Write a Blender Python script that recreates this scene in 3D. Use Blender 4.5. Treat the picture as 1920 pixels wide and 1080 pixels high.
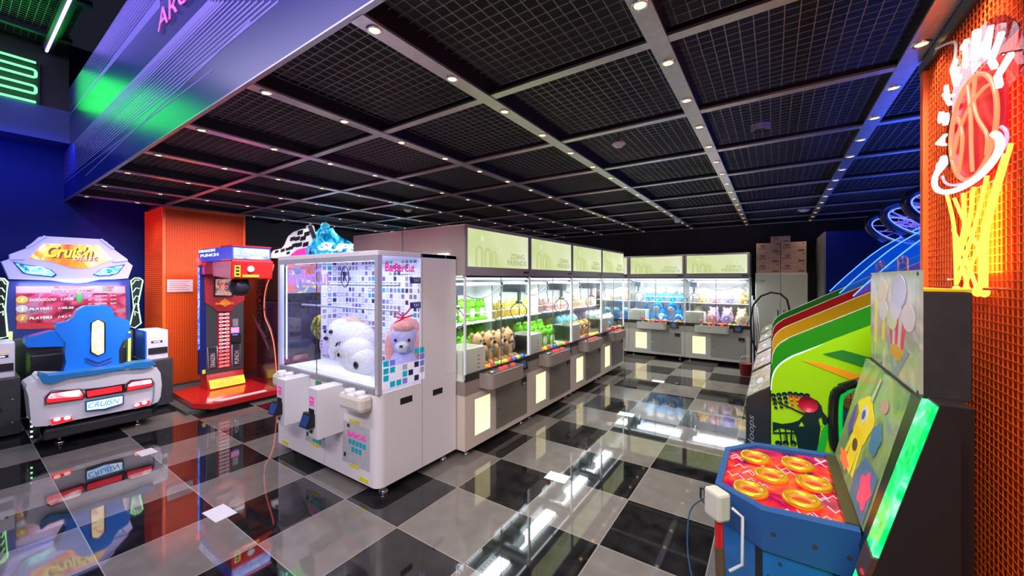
import bpy, bmesh, math, random
from mathutils import Vector, Matrix
S = bpy.context.scene
for o in list(bpy.data.objects): bpy.data.objects.remove(o)
COL = S.collection
PI = math.pi
random.seed(7)

# ---------------------------------------------------------------- camera
YAW = math.atan(490/723)
SN, CS = math.sin(YAW), math.cos(YAW)
CAMH = 1.5
cam = bpy.data.cameras.new('camera'); cam.sensor_width = 36; cam.lens = 723/1920*36
cam.shift_y = -16/1920; cam.clip_start = .02
co = bpy.data.objects.new('camera', cam); COL.objects.link(co)
co.location = (0, 0, CAMH); co.rotation_euler = (PI/2, 0, YAW); S.camera = co

# ---------------------------------------------------------------- world, exposure
S.view_settings.view_transform = 'Standard'; S.view_settings.look = 'None'
S.view_settings.exposure = 0.0; S.view_settings.gamma = 1; S.view_settings.use_curve_mapping = False
w = bpy.data.worlds.new('world'); S.world = w; w.use_nodes = True
w.node_tree.nodes['Background'].inputs[0].default_value = (.01, .012, .02, 1)
w.node_tree.nodes['Background'].inputs[1].default_value = 1

def area(name, loc, rot, sx, sy, power, color):
    l = bpy.data.lights.new(name, 'AREA'); l.shape = 'RECTANGLE'; l.size = sx; l.size_y = sy
    l.energy = power; l.color = color
    o = bpy.data.objects.new(name, l); COL.objects.link(o); o.location = loc; o.rotation_euler = rot
    return o
# violet tube of the entrance zone, then two added unseen fills behind the viewer
area('tube_light_violet', (-3.4, .68, 4.2), (0, 0, 0), 6.5, .06, 14, (.28, .18, 1))
area('tube_light_entrance', (-2.6, -.8, 4.2), (math.radians(28), 0, 0), 7.5, .12, 135, (.72, .66, 1))
area('tube_light_entrance_warm', (.2, -1.6, 3.6), (math.radians(50), 0, 0), 3.0, .3, 150, (1, .93, .88))
# blue fills added for the left wall over the racing machines and navy bay
area('cove_light_blue', (-7.0, .2, 3.12), (0, math.radians(35), 0), .1, 3.4, 22, (.01, .08, 1))
area('cove_light_navy', (1.6, 5.2, 2.35), (math.radians(35), 0, 0), 1.6, .1, 7, (.03, .12, 1))
area('ceiling_lamp_games', (.25, 1.75, 2.46), (math.radians(38), 0, 0), .5, .1, 8, (1, .95, .85)).data.spread = math.radians(110)  # added fill above the hammer game, lights the basketball side panels
area('spot_wash_magenta', (-2.75, 1.7, 2.45), (math.radians(45), 0, 0), .1, .1, 2.2, (1, .12, .4))  # added magenta fill for the mauve side of the nearest claw machine
area('tube_light_blue_right', (1.1, 4.2, 1.95), (math.radians(180), math.radians(-28), 0), .3, 4.5, 26, (.02, .09, 1))  # added upward fill, stands for the basketball games' blue light on the beam

area('wall_washer_warm', (-6.15, 2.0, 2.46), (0, math.radians(25), 0), .12, 1.2, 10, (1, .5, .38)).data.spread = math.radians(120)  # added warm fill to brighten the orange column
area('left_zone_wash', (-4.3, 1.9, 2.47), (0, math.radians(52), 0), .12, 2.2, 34, (.95, .9, 1)).data.spread = math.radians(72)  # added fill for the fronts of the boxing and racing machines
area('wall_washer_magenta', (-7.1, .95, 2.3), (math.radians(70), 0, 0), .5, .1, 5, (1, .08, .45))  # added magenta fill on the column's near face
area('wall_washer_rear', (-6.2, 4.6, 2.46), (0, math.radians(25), 0), .12, 2.5, 10, (.8, .75, 1))  # added fill towards the rear part of the left wall
# ---------------------------------------------------------------- helpers
def rayX(px, X):
    k = (px-960)/723; return X*(CS+k*SN)/(k*CS-SN)
def atX(px, py, X):                      # measured point -> metres on the plane X = const
    Y = rayX(px, X); d = -SN*X+CS*Y
    return (X, Y, CAMH-(py-524)*d/723)
def atY(px, py, Y):
    k = (px-960)/723; X = Y*(k*CS-SN)/(CS+k*SN); d = -SN*X+CS*Y
    return (X, Y, CAMH-(py-524)*d/723)

MATS = {}
def M(name, col=(.5,.5,.5), rough=.5, metal=0., em=None, es=1., noise=0., nscale=20., bump=0., coat=0., spec=.5):
    if name in MATS: return MATS[name]
    m = bpy.data.materials.new(name); m.use_nodes = True; MATS[name] = m
    nt = m.node_tree; b = nt.nodes['Principled BSDF']
    b.inputs['Base Color'].default_value = (*col, 1); b.inputs['Roughness'].default_value = rough
    b.inputs['Metallic'].default_value = metal; b.inputs['Coat Weight'].default_value = coat
    b.inputs['Specular IOR Level'].default_value = spec
    if em: b.inputs['Emission Color'].default_value = (*em, 1); b.inputs['Emission Strength'].default_value = es
    if noise or bump:
        tc = nt.nodes.new('ShaderNodeTexCoord'); n = nt.nodes.new('ShaderNodeTexNoise')
        n.inputs['Scale'].default_value = nscale; n.inputs['Detail'].default_value = 3
        nt.links.new(tc.outputs['Object'], n.inputs['Vector'])
        if noise:
            r = nt.nodes.new('ShaderNodeValToRGB')
            r.color_ramp.elements[0].position = .3; r.color_ramp.elements[1].position = .7
            r.color_ramp.elements[0].color = (*[c*(1-noise) for c in col], 1)
            r.color_ramp.elements[1].color = (*[min(1, c*(1+noise)) for c in col], 1)
            nt.links.new(n.outputs[0], r.inputs[0]); nt.links.new(r.outputs[0], b.inputs['Base Color'])
        if bump:
            bp = nt.nodes.new('ShaderNodeBump'); bp.inputs['Strength'].default_value = bump; bp.inputs['Distance'].default_value = .01
            nt.links.new(n.outputs[0], bp.inputs['Height']); nt.links.new(bp.outputs[0], b.inputs['Normal'])
    return m
def E(name, col, s): return M(name, (0.02,0.02,0.02), .4, em=col, es=s)
def glass(name, tint=(1,1,1), r0=.045):
    if name in MATS: return MATS[name]
    m = bpy.data.materials.new(name); m.use_nodes = True; MATS[name] = m
    nt = m.node_tree; nt.nodes.clear()
    out = nt.nodes.new('ShaderNodeOutputMaterial'); mx = nt.nodes.new('ShaderNodeMixShader')
    t = nt.nodes.new('ShaderNodeBsdfTransparent'); t.inputs[0].default_value = (*tint, 1)
    g = nt.nodes.new('ShaderNodeBsdfGlossy'); g.inputs['Roughness'].default_value = .02
    lw = nt.nodes.new('ShaderNodeLayerWeight'); lw.inputs[0].default_value = .5
    p = nt.nodes.new('ShaderNodeMath'); p.operation = 'POWER'; p.inputs[1].default_value = 5
    q = nt.nodes.new('ShaderNodeMath'); q.operation = 'MULTIPLY_ADD'; q.inputs[1].default_value = 1-r0; q.inputs[2].default_value = r0
    nt.links.new(lw.outputs['Facing'], p.inputs[0]); nt.links.new(p.outputs[0], q.inputs[0])
    nt.links.new(q.outputs[0], mx.inputs[0]); nt.links.new(t.outputs[0], mx.inputs[1]); nt.links.new(g.outputs[0], mx.inputs[2])
    nt.links.new(mx.outputs[0], out.inputs[0]); return m
def ramp_emit(name, cols, s, scale=4., kind='noise', axis='Z', rough=.2):
    """printed picture lit from behind: soft patches of several colours"""
    if name in MATS: return MATS[name]
    m = bpy.data.materials.new(name); m.use_nodes = True; MATS[name] = m
    nt = m.node_tree; b = nt.nodes['Principled BSDF']; b.inputs['Roughness'].default_value = rough
    tc = nt.nodes.new('ShaderNodeTexCoord')
    if kind == 'noise':
        n = nt.nodes.new('ShaderNodeTexNoise'); n.inputs['Scale'].default_value = scale; n.inputs['Detail'].default_value = 4
        n.inputs['Distortion'].default_value = 1.2
    else:
        n = nt.nodes.new('ShaderNodeTexVoronoi'); n.inputs['Scale'].default_value = scale
    nt.links.new(tc.outputs['Object'], n.inputs['Vector'])
    r = nt.nodes.new('ShaderNodeValToRGB'); e = r.color_ramp.elements
    lo, hi = (.3, .7) if kind == 'noise' else (0, 1)
    e[0].position = lo; e[0].color = (*cols[0], 1); e[1].position = hi; e[1].color = (*cols[-1], 1)
    for i, c in enumerate(cols[1:-1]):
        q = e.new(lo+(hi-lo)*(i+1)/(len(cols)-1)); q.color = (*c, 1)
    if kind == 'cells': r.color_ramp.interpolation = 'CONSTANT'; nt.links.new(n.outputs['Color'], r.inputs[0])
    else: nt.links.new(n.outputs[0], r.inputs[0])
    nt.links.new(r.outputs[0], b.inputs['Base Color'])
    if s: nt.links.new(r.outputs[0], b.inputs['Emission Color']); b.inputs['Emission Strength'].default_value = s
    return m

def tag(o, label, cat, group=None, kind=None):
    if label: o['label'] = label
    if cat: o['category'] = cat
    if group: o['group'] = group
    if kind: o['kind'] = kind
    return o
def thing(name, label, cat, loc=(0,0,0), rz=0, group=None):
    o = bpy.data.objects.new(name, None); COL.objects.link(o); o.location = loc; o.rotation_euler = (0,0,rz)
    o.empty_display_size = .1
    return tag(o, label, cat, group)
def kids(o): return [c for c in KID.get(o.name, [])]
KID = {}
def setparent(o, p):
    if p is not None:
        o.parent = p; KID.setdefault(p.name, []).append(o)
def copy_tree(o, parent=None):
    c = o.copy(); COL.objects.link(c)
    if parent is not None: setparent(c, parent)
    for ch in list(KID.get(o.name, [])): copy_tree(ch, c)
    return c
def base_of(p):
    v = Vector((0,0,0))
    while p is not None: v += p.location; p = p.parent
    return v

class MB:
    def __init__(s): s.v = []; s.f = []; s.m = []; s.s = []
    def add(s, vs, fs, m=0, sm=False):
        b = len(s.v); s.v += [tuple(v) for v in vs]
        for f in fs: s.f.append([b+i for i in f]); s.m.append(m); s.s.append(sm)
        return s
    def box(s, x0, x1, y0, y1, z0, z1, m=0):
        x0, x1 = min(x0,x1), max(x0,x1); y0, y1 = min(y0,y1), max(y0,y1); z0, z1 = min(z0,z1), max(z0,z1)
        v = [(x,y,z) for z in (z0,z1) for x,y in ((x0,y0),(x1,y0),(x1,y1),(x0,y1))]
        return s.add(v, [(3,2,1,0),(4,5,6,7),(0,1,5,4),(1,2,6,5),(2,3,7,6),(3,0,4,7)], m)
    def hexa(s, v, m=0):       # 8 corners, bottom ring then top ring
        return s.add(v, [(3,2,1,0),(4,5,6,7),(0,1,5,4),(1,2,6,5),(2,3,7,6),(3,0,4,7)], m)
    def prism(s, pts, d, m=0, sm=False):   # pts: planar 3D outline, d: extrusion vector
        n = len(pts); d = Vector(d); a = [Vector(p) for p in pts]; b = [p+d for p in a]
        nrm = Vector((0,0,0))
        for i in range(n): nrm += a[i].cross(a[(i+1)%n])
        if nrm.dot(d) > 0: a, b = a[::-1], b[::-1]
        f = [tuple(range(n)), tuple(range(2*n-1, n-1, -1))]
        s.add(a+b, f, m)
        s.add(a+b, [(i, i+n, (i+1)%n+n, (i+1)%n) for i in range(n)], m, sm); return s
    def ring(s, c, ax, r, n):
        ax = Vector(ax).normalized(); t = Vector((0,0,1)) if abs(ax.z) < .9 else Vector((1,0,0))
        u = ax.cross(t).normalized(); w_ = ax.cross(u)
        return [Vector(c)+u*(r*math.cos(2*PI*i/n))+w_*(r*math.sin(2*PI*i/n)) for i in range(n)]
    def cyl(s, p0, p1, r0, r1=None, n=16, m=0, sm=True):
        r1 = r0 if r1 is None else r1; ax = Vector(p1)-Vector(p0)
        a = s.ring(p0, ax, r0, n); b = s.ring(p1, ax, r1, n)
        s.add(a+b, [(i, (i+1)%n, (i+1)%n+n, i+n) for i in range(n)][::1], m, sm)
        s.add(a, [tuple(range(n))[::-1]], m); s.add(b, [tuple(range(n))], m); return s
    def tube(s, pts, r, n=8, m=0, closed=False):
        P = [Vector(p) for p in pts]; k = len(P); V = []; u = None
        for i, p in enumerate(P):
            if closed: t = P[(i+1)%k]-P[i-1]
            else: t = P[min(i+1,k-1)]-P[max(i-1,0)]
            t.normalize()
            if u is None:
                a = Vector((0,0,1)) if abs(t.z) < .9 else Vector((1,0,0)); u = t.cross(a).normalized()
            else: u = (u-t*u.dot(t)).normalized()
            w_ = t.cross(u)
            V += [p+u*(r*math.cos(2*PI*j/n))+w_*(r*math.sin(2*PI*j/n)) for j in range(n)]
        F = []
        for i in range(k if closed else k-1):
            a = i*n; b = ((i+1)%k)*n
            F += [(a+j, a+(j+1)%n, b+(j+1)%n, b+j) for j in range(n)]
        s.add(V, F, m, True)
        if not closed: s.add(V[:n], [tuple(range(n))[::-1]], m); s.add(V[-n:], [tuple(range(n))], m)
        return s
    def ball(s, c, r, seg=14, rings=9, m=0, rot=None):
        r = (r,r,r) if not hasattr(r, '__len__') else r; R = rot or Matrix.Identity(3); V = []; F = []; c = Vector(c)
        for i in range(rings+1):
            th = PI*i/rings
            for j in range(seg):
                ph = 2*PI*j/seg
                V.append(c+R@Vector((r[0]*math.sin(th)*math.cos(ph), r[1]*math.sin(th)*math.sin(ph), r[2]*math.cos(th))))
        for i in range(rings):
            for j in range(seg):
                a, b, c2, d = i*seg+j, i*seg+(j+1)%seg, (i+1)*seg+(j+1)%seg, (i+1)*seg+j
                if i == 0: F.append((a, d, c2))
                elif i == rings-1: F.append((a, d, b))
                else: F.append((a, d, c2, b))
        return s.add(V, F, m, True)
    def lathe(s, prof, c=(0,0,0), n=24, m=0, R=None):   # prof: (r,z)
        V = []; F = []; k = len(prof); c = Vector(c); R = R or Matrix.Identity(3)
        for r, z in prof:
            V += [c+R@Vector((r*math.cos(2*PI*j/n), r*math.sin(2*PI*j/n), z)) for j in range(n)]
        for i in range(k-1): F += [(i*n+j, i*n+(j+1)%n, (i+1)*n+(j+1)%n, (i+1)*n+j) for j in range(n)]
        return s.add(V, F, m, True)
    def build(s, name, mats, parent=None, world=False, bev=0, label=None, seg=2, fix=False):
        me = bpy.data.meshes.new(name); off = base_of(parent) if world else Vector((0,0,0))
        me.from_pydata([Vector(v)-off for v in s.v], [], s.f)
        mats = mats if isinstance(mats, (list, tuple)) else [mats]
        for m in mats: me.materials.append(m)
        for p, mi, sm in zip(me.polygons, s.m, s.s): p.material_index = mi; p.use_smooth = sm
        if fix:
            bm = bmesh.new(); bm.from_mesh(me); bmesh.ops.recalc_face_normals(bm, faces=bm.faces[:]); bm.to_mesh(me); bm.free()
        me.update()
        o = bpy.data.objects.new(name, me); COL.objects.link(o); setparent(o, parent)
        if bev:
            b = o.modifiers.new('bevel', 'BEVEL'); b.width = bev; b.segments = seg; b.limit_method = 'ANGLE'; b.angle_limit = math.radians(40)
        if label: o['label'] = label
        return o
def box(name, x0, x1, y0, y1, z0, z1, mat, parent=None, world=False, bev=0, label=None):
    return MB().box(x0,x1,y0,y1,z0,z1).build(name, mat, parent, world, bev, label)

def lettering(txt, mat, org, u, v, height=None, width=None, ext=.004, parent=None, world=False, name='lettering', shear=0, bold=0, align='L'):
    """text as a mesh; org = lower-left (or centre) point, u = reading direction, v = up"""
    cu = bpy.data.curves.new('t', 'FONT'); cu.body = txt; cu.size = 1; cu.extrude = .01; cu.shear = shear; cu.offset = bold
    cu.resolution_u = 3
    ob = bpy.data.objects.new('t', cu); COL.objects.link(ob)
    dg = bpy.context.evaluated_depsgraph_get(); dg.update()
    me = bpy.data.meshes.new_from_object(ob.evaluated_get(dg)); bpy.data.objects.remove(ob); bpy.data.curves.remove(cu)
    xs = [q.co.x for q in me.vertices]; ys = [q.co.y for q in me.vertices]
    x0, x1, y0, y1 = min(xs), max(xs), min(ys), max(ys)
    sx = width/(x1-x0) if width else None; sy = height/(y1-y0) if height else None
    sx = sx or sy; sy = sy or sx
    u = Vector(u).normalized(); v = Vector(v).normalized(); n = u.cross(v)
    off = base_of(parent) if world else Vector((0,0,0)); org = Vector(org)-off
    for q in me.vertices:
        a = (q.co.x-x0)*sx; b = (q.co.y-y0)*sy
        if align == 'C': a -= (x1-x0)*sx/2; b -= (y1-y0)*sy/2
        q.co = org+u*a+v*b+n*(q.co.z/.01*ext)
    me.materials.clear(); me.materials.append(mat)
    o = bpy.data.objects.new(name, me); COL.objects.link(o); setparent(o, parent); return o
def struct(o): o['kind'] = 'structure'; return o
ORD = ['first','second','third','fourth','fifth','sixth','seventh','eighth','ninth','tenth','eleventh','twelfth','thirteenth','fourteenth','fifteenth','sixteenth','seventeenth','eighteenth']

# ---------------------------------------------------------------- materials shared
mAlu = M('brushed_aluminium', (.56,.56,.58), .32, .75, noise=.08, nscale=30)
mBlack = M('black_paint', (.012,.012,.014), .45)
mDark = M('dark_grey_panel', (.035,.036,.042), .5, noise=.2, nscale=12)
mWhite = M('white_enamel', (.84,.83,.84), .28, noise=.02, nscale=3, coat=.3)
mCream = M('cream_enamel', (.72,.62,.54), .35, noise=.02, nscale=3)
mTaupe = M('taupe_enamel', (.33,.27,.235), .35, noise=.03, nscale=3)
mHead = M('mauve_grey_enamel', (.40,.36,.37), .3, noise=.03, nscale=3)
mChrome = M('chrome', (.8,.8,.82), .12, 1)
mGlass = glass('clear_glass', (.97,.99,.98))
mRed = M('red_gloss', (.55,.012,.015), .2, coat=.5)
mBlue = M('blue_gloss', (.008,.13,.58), .22, coat=.4)
mRubber = M('black_rubber', (.01,.01,.01), .7)
# ================================================================ ROOM
def atZ(px, py, Z):
    d = (Z-CAMH)*-723/(py-524); a = (px-960)/723*d
    return (-SN*d+CS*a, CS*d+SN*a, Z)
def project(x, y, z):
    d = -SN*x+CS*y
    if d < .1: return None
    return 960+723*(CS*x+SN*y)/d, 524-723*(z-CAMH)/d
XL, XR, YB, YN = -7.7, 3.0, 8.62, -2.6
ZC = 2.52
def floor_mat():
    m = bpy.data.materials.new('polished_checker_tiles'); m.use_nodes = True; nt = m.node_tree; L = nt.links
    b = nt.nodes['Principled BSDF']; tc = nt.nodes.new('ShaderNodeTexCoord'); sp = nt.nodes.new('ShaderNodeSeparateXYZ')
    L.new(tc.outputs['Object'], sp.inputs[0])
    def mt(op, a, b_=None, c=None):
        n = nt.nodes.new('ShaderNodeMath'); n.operation = op
        for i, v in enumerate((a, b_, c)):
            if v is None: continue
            if isinstance(v, (int, float)): n.inputs[i].default_value = v
            else: L.new(v, n.inputs[i])
        return n.outputs[0]
    fx = mt('DIVIDE', mt('ADD', sp.outputs[0], .817+100*.5335), .5335); fy = mt('DIVIDE', mt('ADD', sp.outputs[1], -1.0+100*.54), .54)
    par = mt('MODULO', mt('ADD', mt('FLOOR', fx), mt('FLOOR', fy)), 2)      # 0 dark, 1 light
    g = None
    for f in (fx, fy):
        q = mt('ABSOLUTE', mt('SUBTRACT', mt('FRACT', f), .5)); q = mt('GREATER_THAN', q, .4955)
        g = q if g is None else mt('MAXIMUM', g, q)
    n = nt.nodes.new('ShaderNodeTexNoise'); n.inputs['Scale'].default_value = 9; n.inputs['Detail'].default_value = 8; L.new(tc.outputs['Object'], n.inputs['Vector'])
    def ramp(c0, c1, p0=.35, p1=.7):
        r = nt.nodes.new('ShaderNodeValToRGB'); r.color_ramp.elements[0].color = (*c0,1); r.color_ramp.elements[1].color = (*c1,1)
        r.color_ramp.elements[0].position = p0; r.color_ramp.elements[1].position = p1; L.new(n.outputs[0], r.inputs[0]); return r.outputs[0]
    dk = ramp((.006,.006,.007), (.022,.021,.022)); lt = ramp((.165,.150,.135), (.20,.185,.168))
    def mix(f, a, b_):
        x = nt.nodes.new('ShaderNodeMix'); x.data_type = 'RGBA'; L.new(f, x.inputs[0])
        for s_, v in ((6, a), (7, b_)):
            if isinstance(v, tuple): x.inputs[s_].default_value = (*v, 1)
            else: L.new(v, x.inputs[s_])
        return x.outputs[2]
    c = mix(par, dk, lt); c = mix(g, c, (.34,.32,.30)); L.new(c, b.inputs['Base Color'])
    n2 = nt.nodes.new('ShaderNodeTexNoise'); n2.inputs['Scale'].default_value = 2.2; L.new(tc.outputs['Object'], n2.inputs['Vector'])
    bp = nt.nodes.new('ShaderNodeBump'); bp.inputs['Strength'].default_value = .02; bp.inputs['Distance'].default_value = .01
    L.new(n2.outputs[0], bp.inputs['Height']); L.new(bp.outputs[0], b.inputs['Normal'])
    b.inputs['Roughness'].default_value = .035; b.inputs['IOR'].default_value = 1.85
    return m
struct(box('floor', XL, XR, YN, YB, -.1, 0, floor_mat()))
mNavy = M('navy_wall_paint', (.002,.010,.13), .6, noise=.15, nscale=2, spec=.15)
mWallB = M('black_wall_paint', (.014,.014,.016), .6, noise=.2, nscale=2)
struct(box('wall_left', XL-.1, XL, YN, 1.7, 0, 4.6, mNavy))
struct(box('wall_left', XL-.1, XL, 1.7, YB, 0, 3.1, mWallB))
struct(box('wall_back', XL, XR, YB, YB+.1, 0, 3.1, mWallB))
struct(box('wall_right', XR, XR+.1, YN, YB, 0, 4.6, mNavy))
struct(box('wall_near', XL, XR, YN-.1, YN, 0, 4.6, M('entrance_wall', (.10,.09,.11), .5)))
struct(box('ceiling', XL, XR, .91, YB, 3.0, 3.1, M('black_slab', (.016,.015,.018), .7, noise=.5, nscale=1.3)))
struct(box('ceiling', XL, XR, YN, .91, 4.6, 4.7, M('night_blue_slab', (.008,.012,.03), .7)))
mWire = M('galvanised_wire', (.30,.30,.33), .4, .5)
def grid(x0, x1, y0, y1, z, p, r):
    g = MB(); n = int((x1-x0)/p)
    for i in range(n+1): g.box(x0+i*p-r, x0+i*p+r, y0, y1, z-r, z+r)
    for i in range(int((y1-y0)/p)+1): g.box(x0, x1, y0+i*p-r, y0+i*p+r, z+r, z+3*r)
    return g
struct(grid(XL, XR, .92, YB, 2.61, .0545, .0016).build('ceiling_grid', mWire))
struct(grid(-7.3, XR, YN, .85, 4.36, .0545, .0018).build('ceiling_grid', mWire))
BX = [.53-.94*k for k in range(-1, 9)]      # beams run away from the entrance
YL = [.99+.4615*n for n in range(17)]
mBeamSide = M('black_channel', (.015,.014,.02), .4)
for i, x in enumerate(BX):
    g = MB().box(x-.04, x+.04, .906, YB, ZC, ZC+.012, 0).box(x-.036, x+.036, .906, YB, ZC+.012, ZC+.11, 1)
    struct(g.build('trim_%d' % (i+1), [mAlu, mBeamSide]))
for j in range(9):
    y = 1.738+.867*j
    if j == 8: y = 8.56
    g = MB().box(XL, XR, y-.026, y+.026, ZC+.006, ZC+.018, 0).box(XL, XR, y-.02, y+.02, ZC+.018, ZC+.045, 1)
    struct(g.build('trim_%d' % (i+2+j), [mAlu, mBeamSide]))
for j in range(4):
    y = -2.2+.98*j
    struct(MB().box(-7.3, XR, y-.03, y+.03, 4.30, 4.35).build('trim_%d' % (22+j), M('blue_black_steel', (.03,.04,.07), .35, .4)))
for j in range(9):
    x = -6.9+1.1*j
    struct(MB().box(x-.03, x+.03, YN, .86, 4.29, 4.34).build('trim_%d' % (30+j), MATS['blue_black_steel']))

# downlights: one ring with a glowing lens each, and its own spot lamp
mLens = E('warm_lens', (1,.60,.28), 3.2)
dl = None
names = {0:'outermost beam beyond the neon wall', 1:'beam along the neon wall', 2:'second beam from the neon wall', 3:'third beam from the neon wall',
 4:'fourth beam from the neon wall', 5:'fifth beam from the neon wall', 6:'sixth beam from the neon wall', 7:'third beam from the left wall',
 8:'second beam from the left wall', 9:'beam nearest the left wall'}
spot = bpy.data.lights.new('downlight_lamp', 'SPOT'); spot.energy = 11; spot.spot_size = math.radians(100); spot.spot_blend = 1
spot.color = (1, .86, .72); spot.shadow_soft_size = .025
for i, x in enumerate(BX):
    for n, y in enumerate(YL):
        p = project(x, y, ZC)
        vis = p and -40 < p[0] < 1960 and -30 < p[1]
        if i == 0 and not (4.5 < y < 8): vis = False
        if x < -6.5 and False: continue
        if n < 16: so = bpy.data.objects.new('downlight_lamp', spot); COL.objects.link(so); so.location = (x, y, ZC-.02)
        if not vis: continue
        if dl is None:
            g = MB().lathe([(.020,0),(.024,-.006),(.030,-.006),(.034,-.002),(.034,0)], n=20, m=0)
            g.lathe([(.0005,-.003),(.022,-.003)], n=20, m=1)
            o = g.build('downlight', [mChrome, mLens], fix=False); dl = o
        else: o = dl.copy(); COL.objects.link(o)
        o.location = (x, y, ZC)
        tag(o, '%s small warm downlight from the entrance, in the %s' % (ORD[n], names[i]), 'ceiling light', 'downlights in the ceiling beams')

# ---- fascia with fan of painted lines and the word ARCADE
FY = .89
mFas = M('blue_fascia_lacquer', (.004,.007,.15), .3, spec=.22)
f = tag(thing('fascia_sign', None, None, (-3, FY, 2.55)), 'glossy blue fascia board with pale fan lines and pink lettering hanging above the entrance', 'sign')
box('board', XL, XR, FY, FY+.014, 2.53, 3.9, mFas, f, True)
box('edge_trim', XL, XR, FY-.004, FY+.02, 2.522, 2.53, M('steel_edge', (.35,.35,.40), .35, .7), f, True)
mLine = M('lilac_line_paint', (.20,.15,.62), .45, spec=.2)
import itertools; fcount = itertools.count()
g = MB()
def fline(a, b, wa, wb):
    A = Vector(atY(*a, FY)); B = Vector(atY(*b, FY)); A.y = B.y = FY-.0005-.0001*(next(fcount) % 9)
    g.prism([A+Vector((0,0,-wa)), B+Vector((0,0,-wb)), B+Vector((0,0,wb)), A+Vector((0,0,wa))], (0,.0012,0))
for k in range(9):
    t = k/8
    fline((130, 168+t*40), (238+t*50, 2), .003, .004+.003*t)
fline((130, 216), (300, 2), .006, .045)
for k in range(15):
    t = k/14
    fline((117, 290+50*t), (392+130*t**1.5, 2), .003, .006 if k > 5 else .010)
fline((160, 330), (470, 40), .004, .006); fline((118, 345), (400, 130), .003, .004)
g.build('painted_lines', mLine, f, True, fix=True)
lettering('ARCADE', M('pink_letter_paint', (.85,.2,.75), .3, em=(.8,.15,.7), es=.2), (-3.72, FY-.008, 3.30), (1,0,0), (0,0,1), height=.15, width=1.25, parent=f, world=True, ext=.003)
lettering('——', MATS['pink_letter_paint'], (-3.75, FY-.008, 3.56), (1,0,0), (0,0,1), height=.012, width=.5, parent=f, world=True, ext=.003)

# ---- bulkhead on the left with zigzag neon above
struct(box('wall_left_bulkhead', XL, -7.3, YN, FY, 3.20, 3.60, M('bluegrey_bulkhead', (.05,.08,.26), .25, .2)))
struct(box('wall_left_upper', XL, -7.34, YN, FY, 3.60, 4.6, M('dark_upper_wall', (.01,.014,.02), .5)))
nz = tag(thing('zigzag_neon', None, None, (-7.25, .3, 3.6)), 'bright green zigzag neon tube on the upper left wall above the racing machines', 'neon sign')
zs = [4.08, 3.99, 3.90, 3.80, 3.71, 3.61]; pts = []
for k, z in enumerate(zs):
    ye, yn = (.62, -.9)
    seq = [(ye, z), (yn, z)] if k % 2 == 0 else [(yn, z), (ye, z)]
    if k == 0: seq = [(ye, z), (yn, z)]
    pts += seq
def rnd(pts, r=.03):
    out = [pts[0]]
    for i in range(1, len(pts)-1):
        p, a, b = Vector(pts[i]), Vector(pts[i-1]), Vector(pts[i+1])
        u = (a-p).normalized(); v = (b-p).normalized()
        for t in (0, .25, .5, .75, 1): out.append(p+u*r*(1-t)**2+v*r*t**2)
    return out+[Vector(pts[-1])]
MB().tube(rnd([(-7.27, y, z) for y, z in pts]), .013).build('neon_tube', E('green_neon', (.10,1,.20), 4), nz, True)
for y in (.64, -.6): MB().box(-7.34, -7.28, y, y+.012, 3.6, 4.1).build('mount', mBlack, nz, True)
area('neon_glow_green', (-7.1, .1, 3.85), (0, math.radians(-90), 0), .5, 1.4, 8, (.02,1,.08))
t = tag(thing('ceiling_tube_light', None, None, (-5, .70, 4.25)), 'slim violet white tube light running along the tall entrance ceiling', 'tube light')
MB().box(-7.28, 1, .66, .74, 4.262, 4.29).build('housing', mBeamSide, t, True)
MB().cyl((-7.25, .70, 4.25), (1, .70, 4.25), .013).build('tube', E('violet_tube', (.50,.38,1), 3), t, True)

# ---- orange mesh column on the left
mOr = M('orange_mesh_paint', (.92,.13,.012), .45); mOrB = M('orange_backing', (.62,.065,.008), .6)
def meshface(plane, c, a0, a1, z0, z1, pz, pa, r, mats, name, parent=None):
    g = MB()
    k = int((z1-z0)/pz)
    for i in range(1, k):
        z = z0+i*(z1-z0)/k
        g.box(c-r, c+r, a0, a1, z-r, z+r) if plane == 'x' else g.box(a0, a1, c-r, c+r, z-r, z+r)
    k = int((a1-a0)/pa)
    for i in range(1, k):
        a = a0+i*(a1-a0)/k
        g.box(c-r, c+r, a-r, a+r, z0, z1) if plane == 'x' else g.box(a-r, a+r, c-r, c+r, z0, z1)
    return g.build(name, mats, parent)
cx0, cx1, cy0, cy1 = -7.62, -6.8, 1.655, 2.64
struct(MB().box(cx0, cx1-.03, cy0+.012, cy1-.012, .06, 2.49).build('wall_column', mOrB))
struct(MB().box(cx0, cx1-.01, cy0, cy1, 0, .06).build('baseboard_column', mDark))
g = MB()
for y in (cy0, cy1-.035): g.box(cx1-.035, cx1, y, y+.035, .06, 2.49)
g.box(cx0, cx0+.03, cy0, cy0+.01, .06, 2.49).box(cx1-.03, cx1-.002, cy0, cy1, 2.46, 2.495)
struct(g.build('trim_40', mOr, bev=.003))
struct(meshface('x', cx1-.012, cy0+.03, cy1-.03, .06, 2.47, .028, .028, .0035, mOr, 'column_mesh'))
struct(meshface('y', cy0+.006, cx0, cx1-.03, .06, 2.47, .028, .028, .003, mOr, 'column_mesh'))
pl = box('notice_plate', cx1+.0, cx1+.012, 1.70, 1.98, 1.33, 1.50, M('lilac_plate', (.62,.55,.62), .4), None)
tag(pl, 'small pale notice plate fixed on the orange mesh column', 'sign')
for k in range(5): box('printed_line', cx1+.012, cx1+.0135, 1.72, 1.94-.03*(k%2), 1.355+.028*k, 1.363+.028*k, M('print_red', (.5,.12,.14), .5), pl)
struct(box('curb', -7.0, -5.35, 1.50, 2.9, 0, .035, M('grey_rubber_mat', (.07,.068,.066), .6, noise=.2)))

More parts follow.
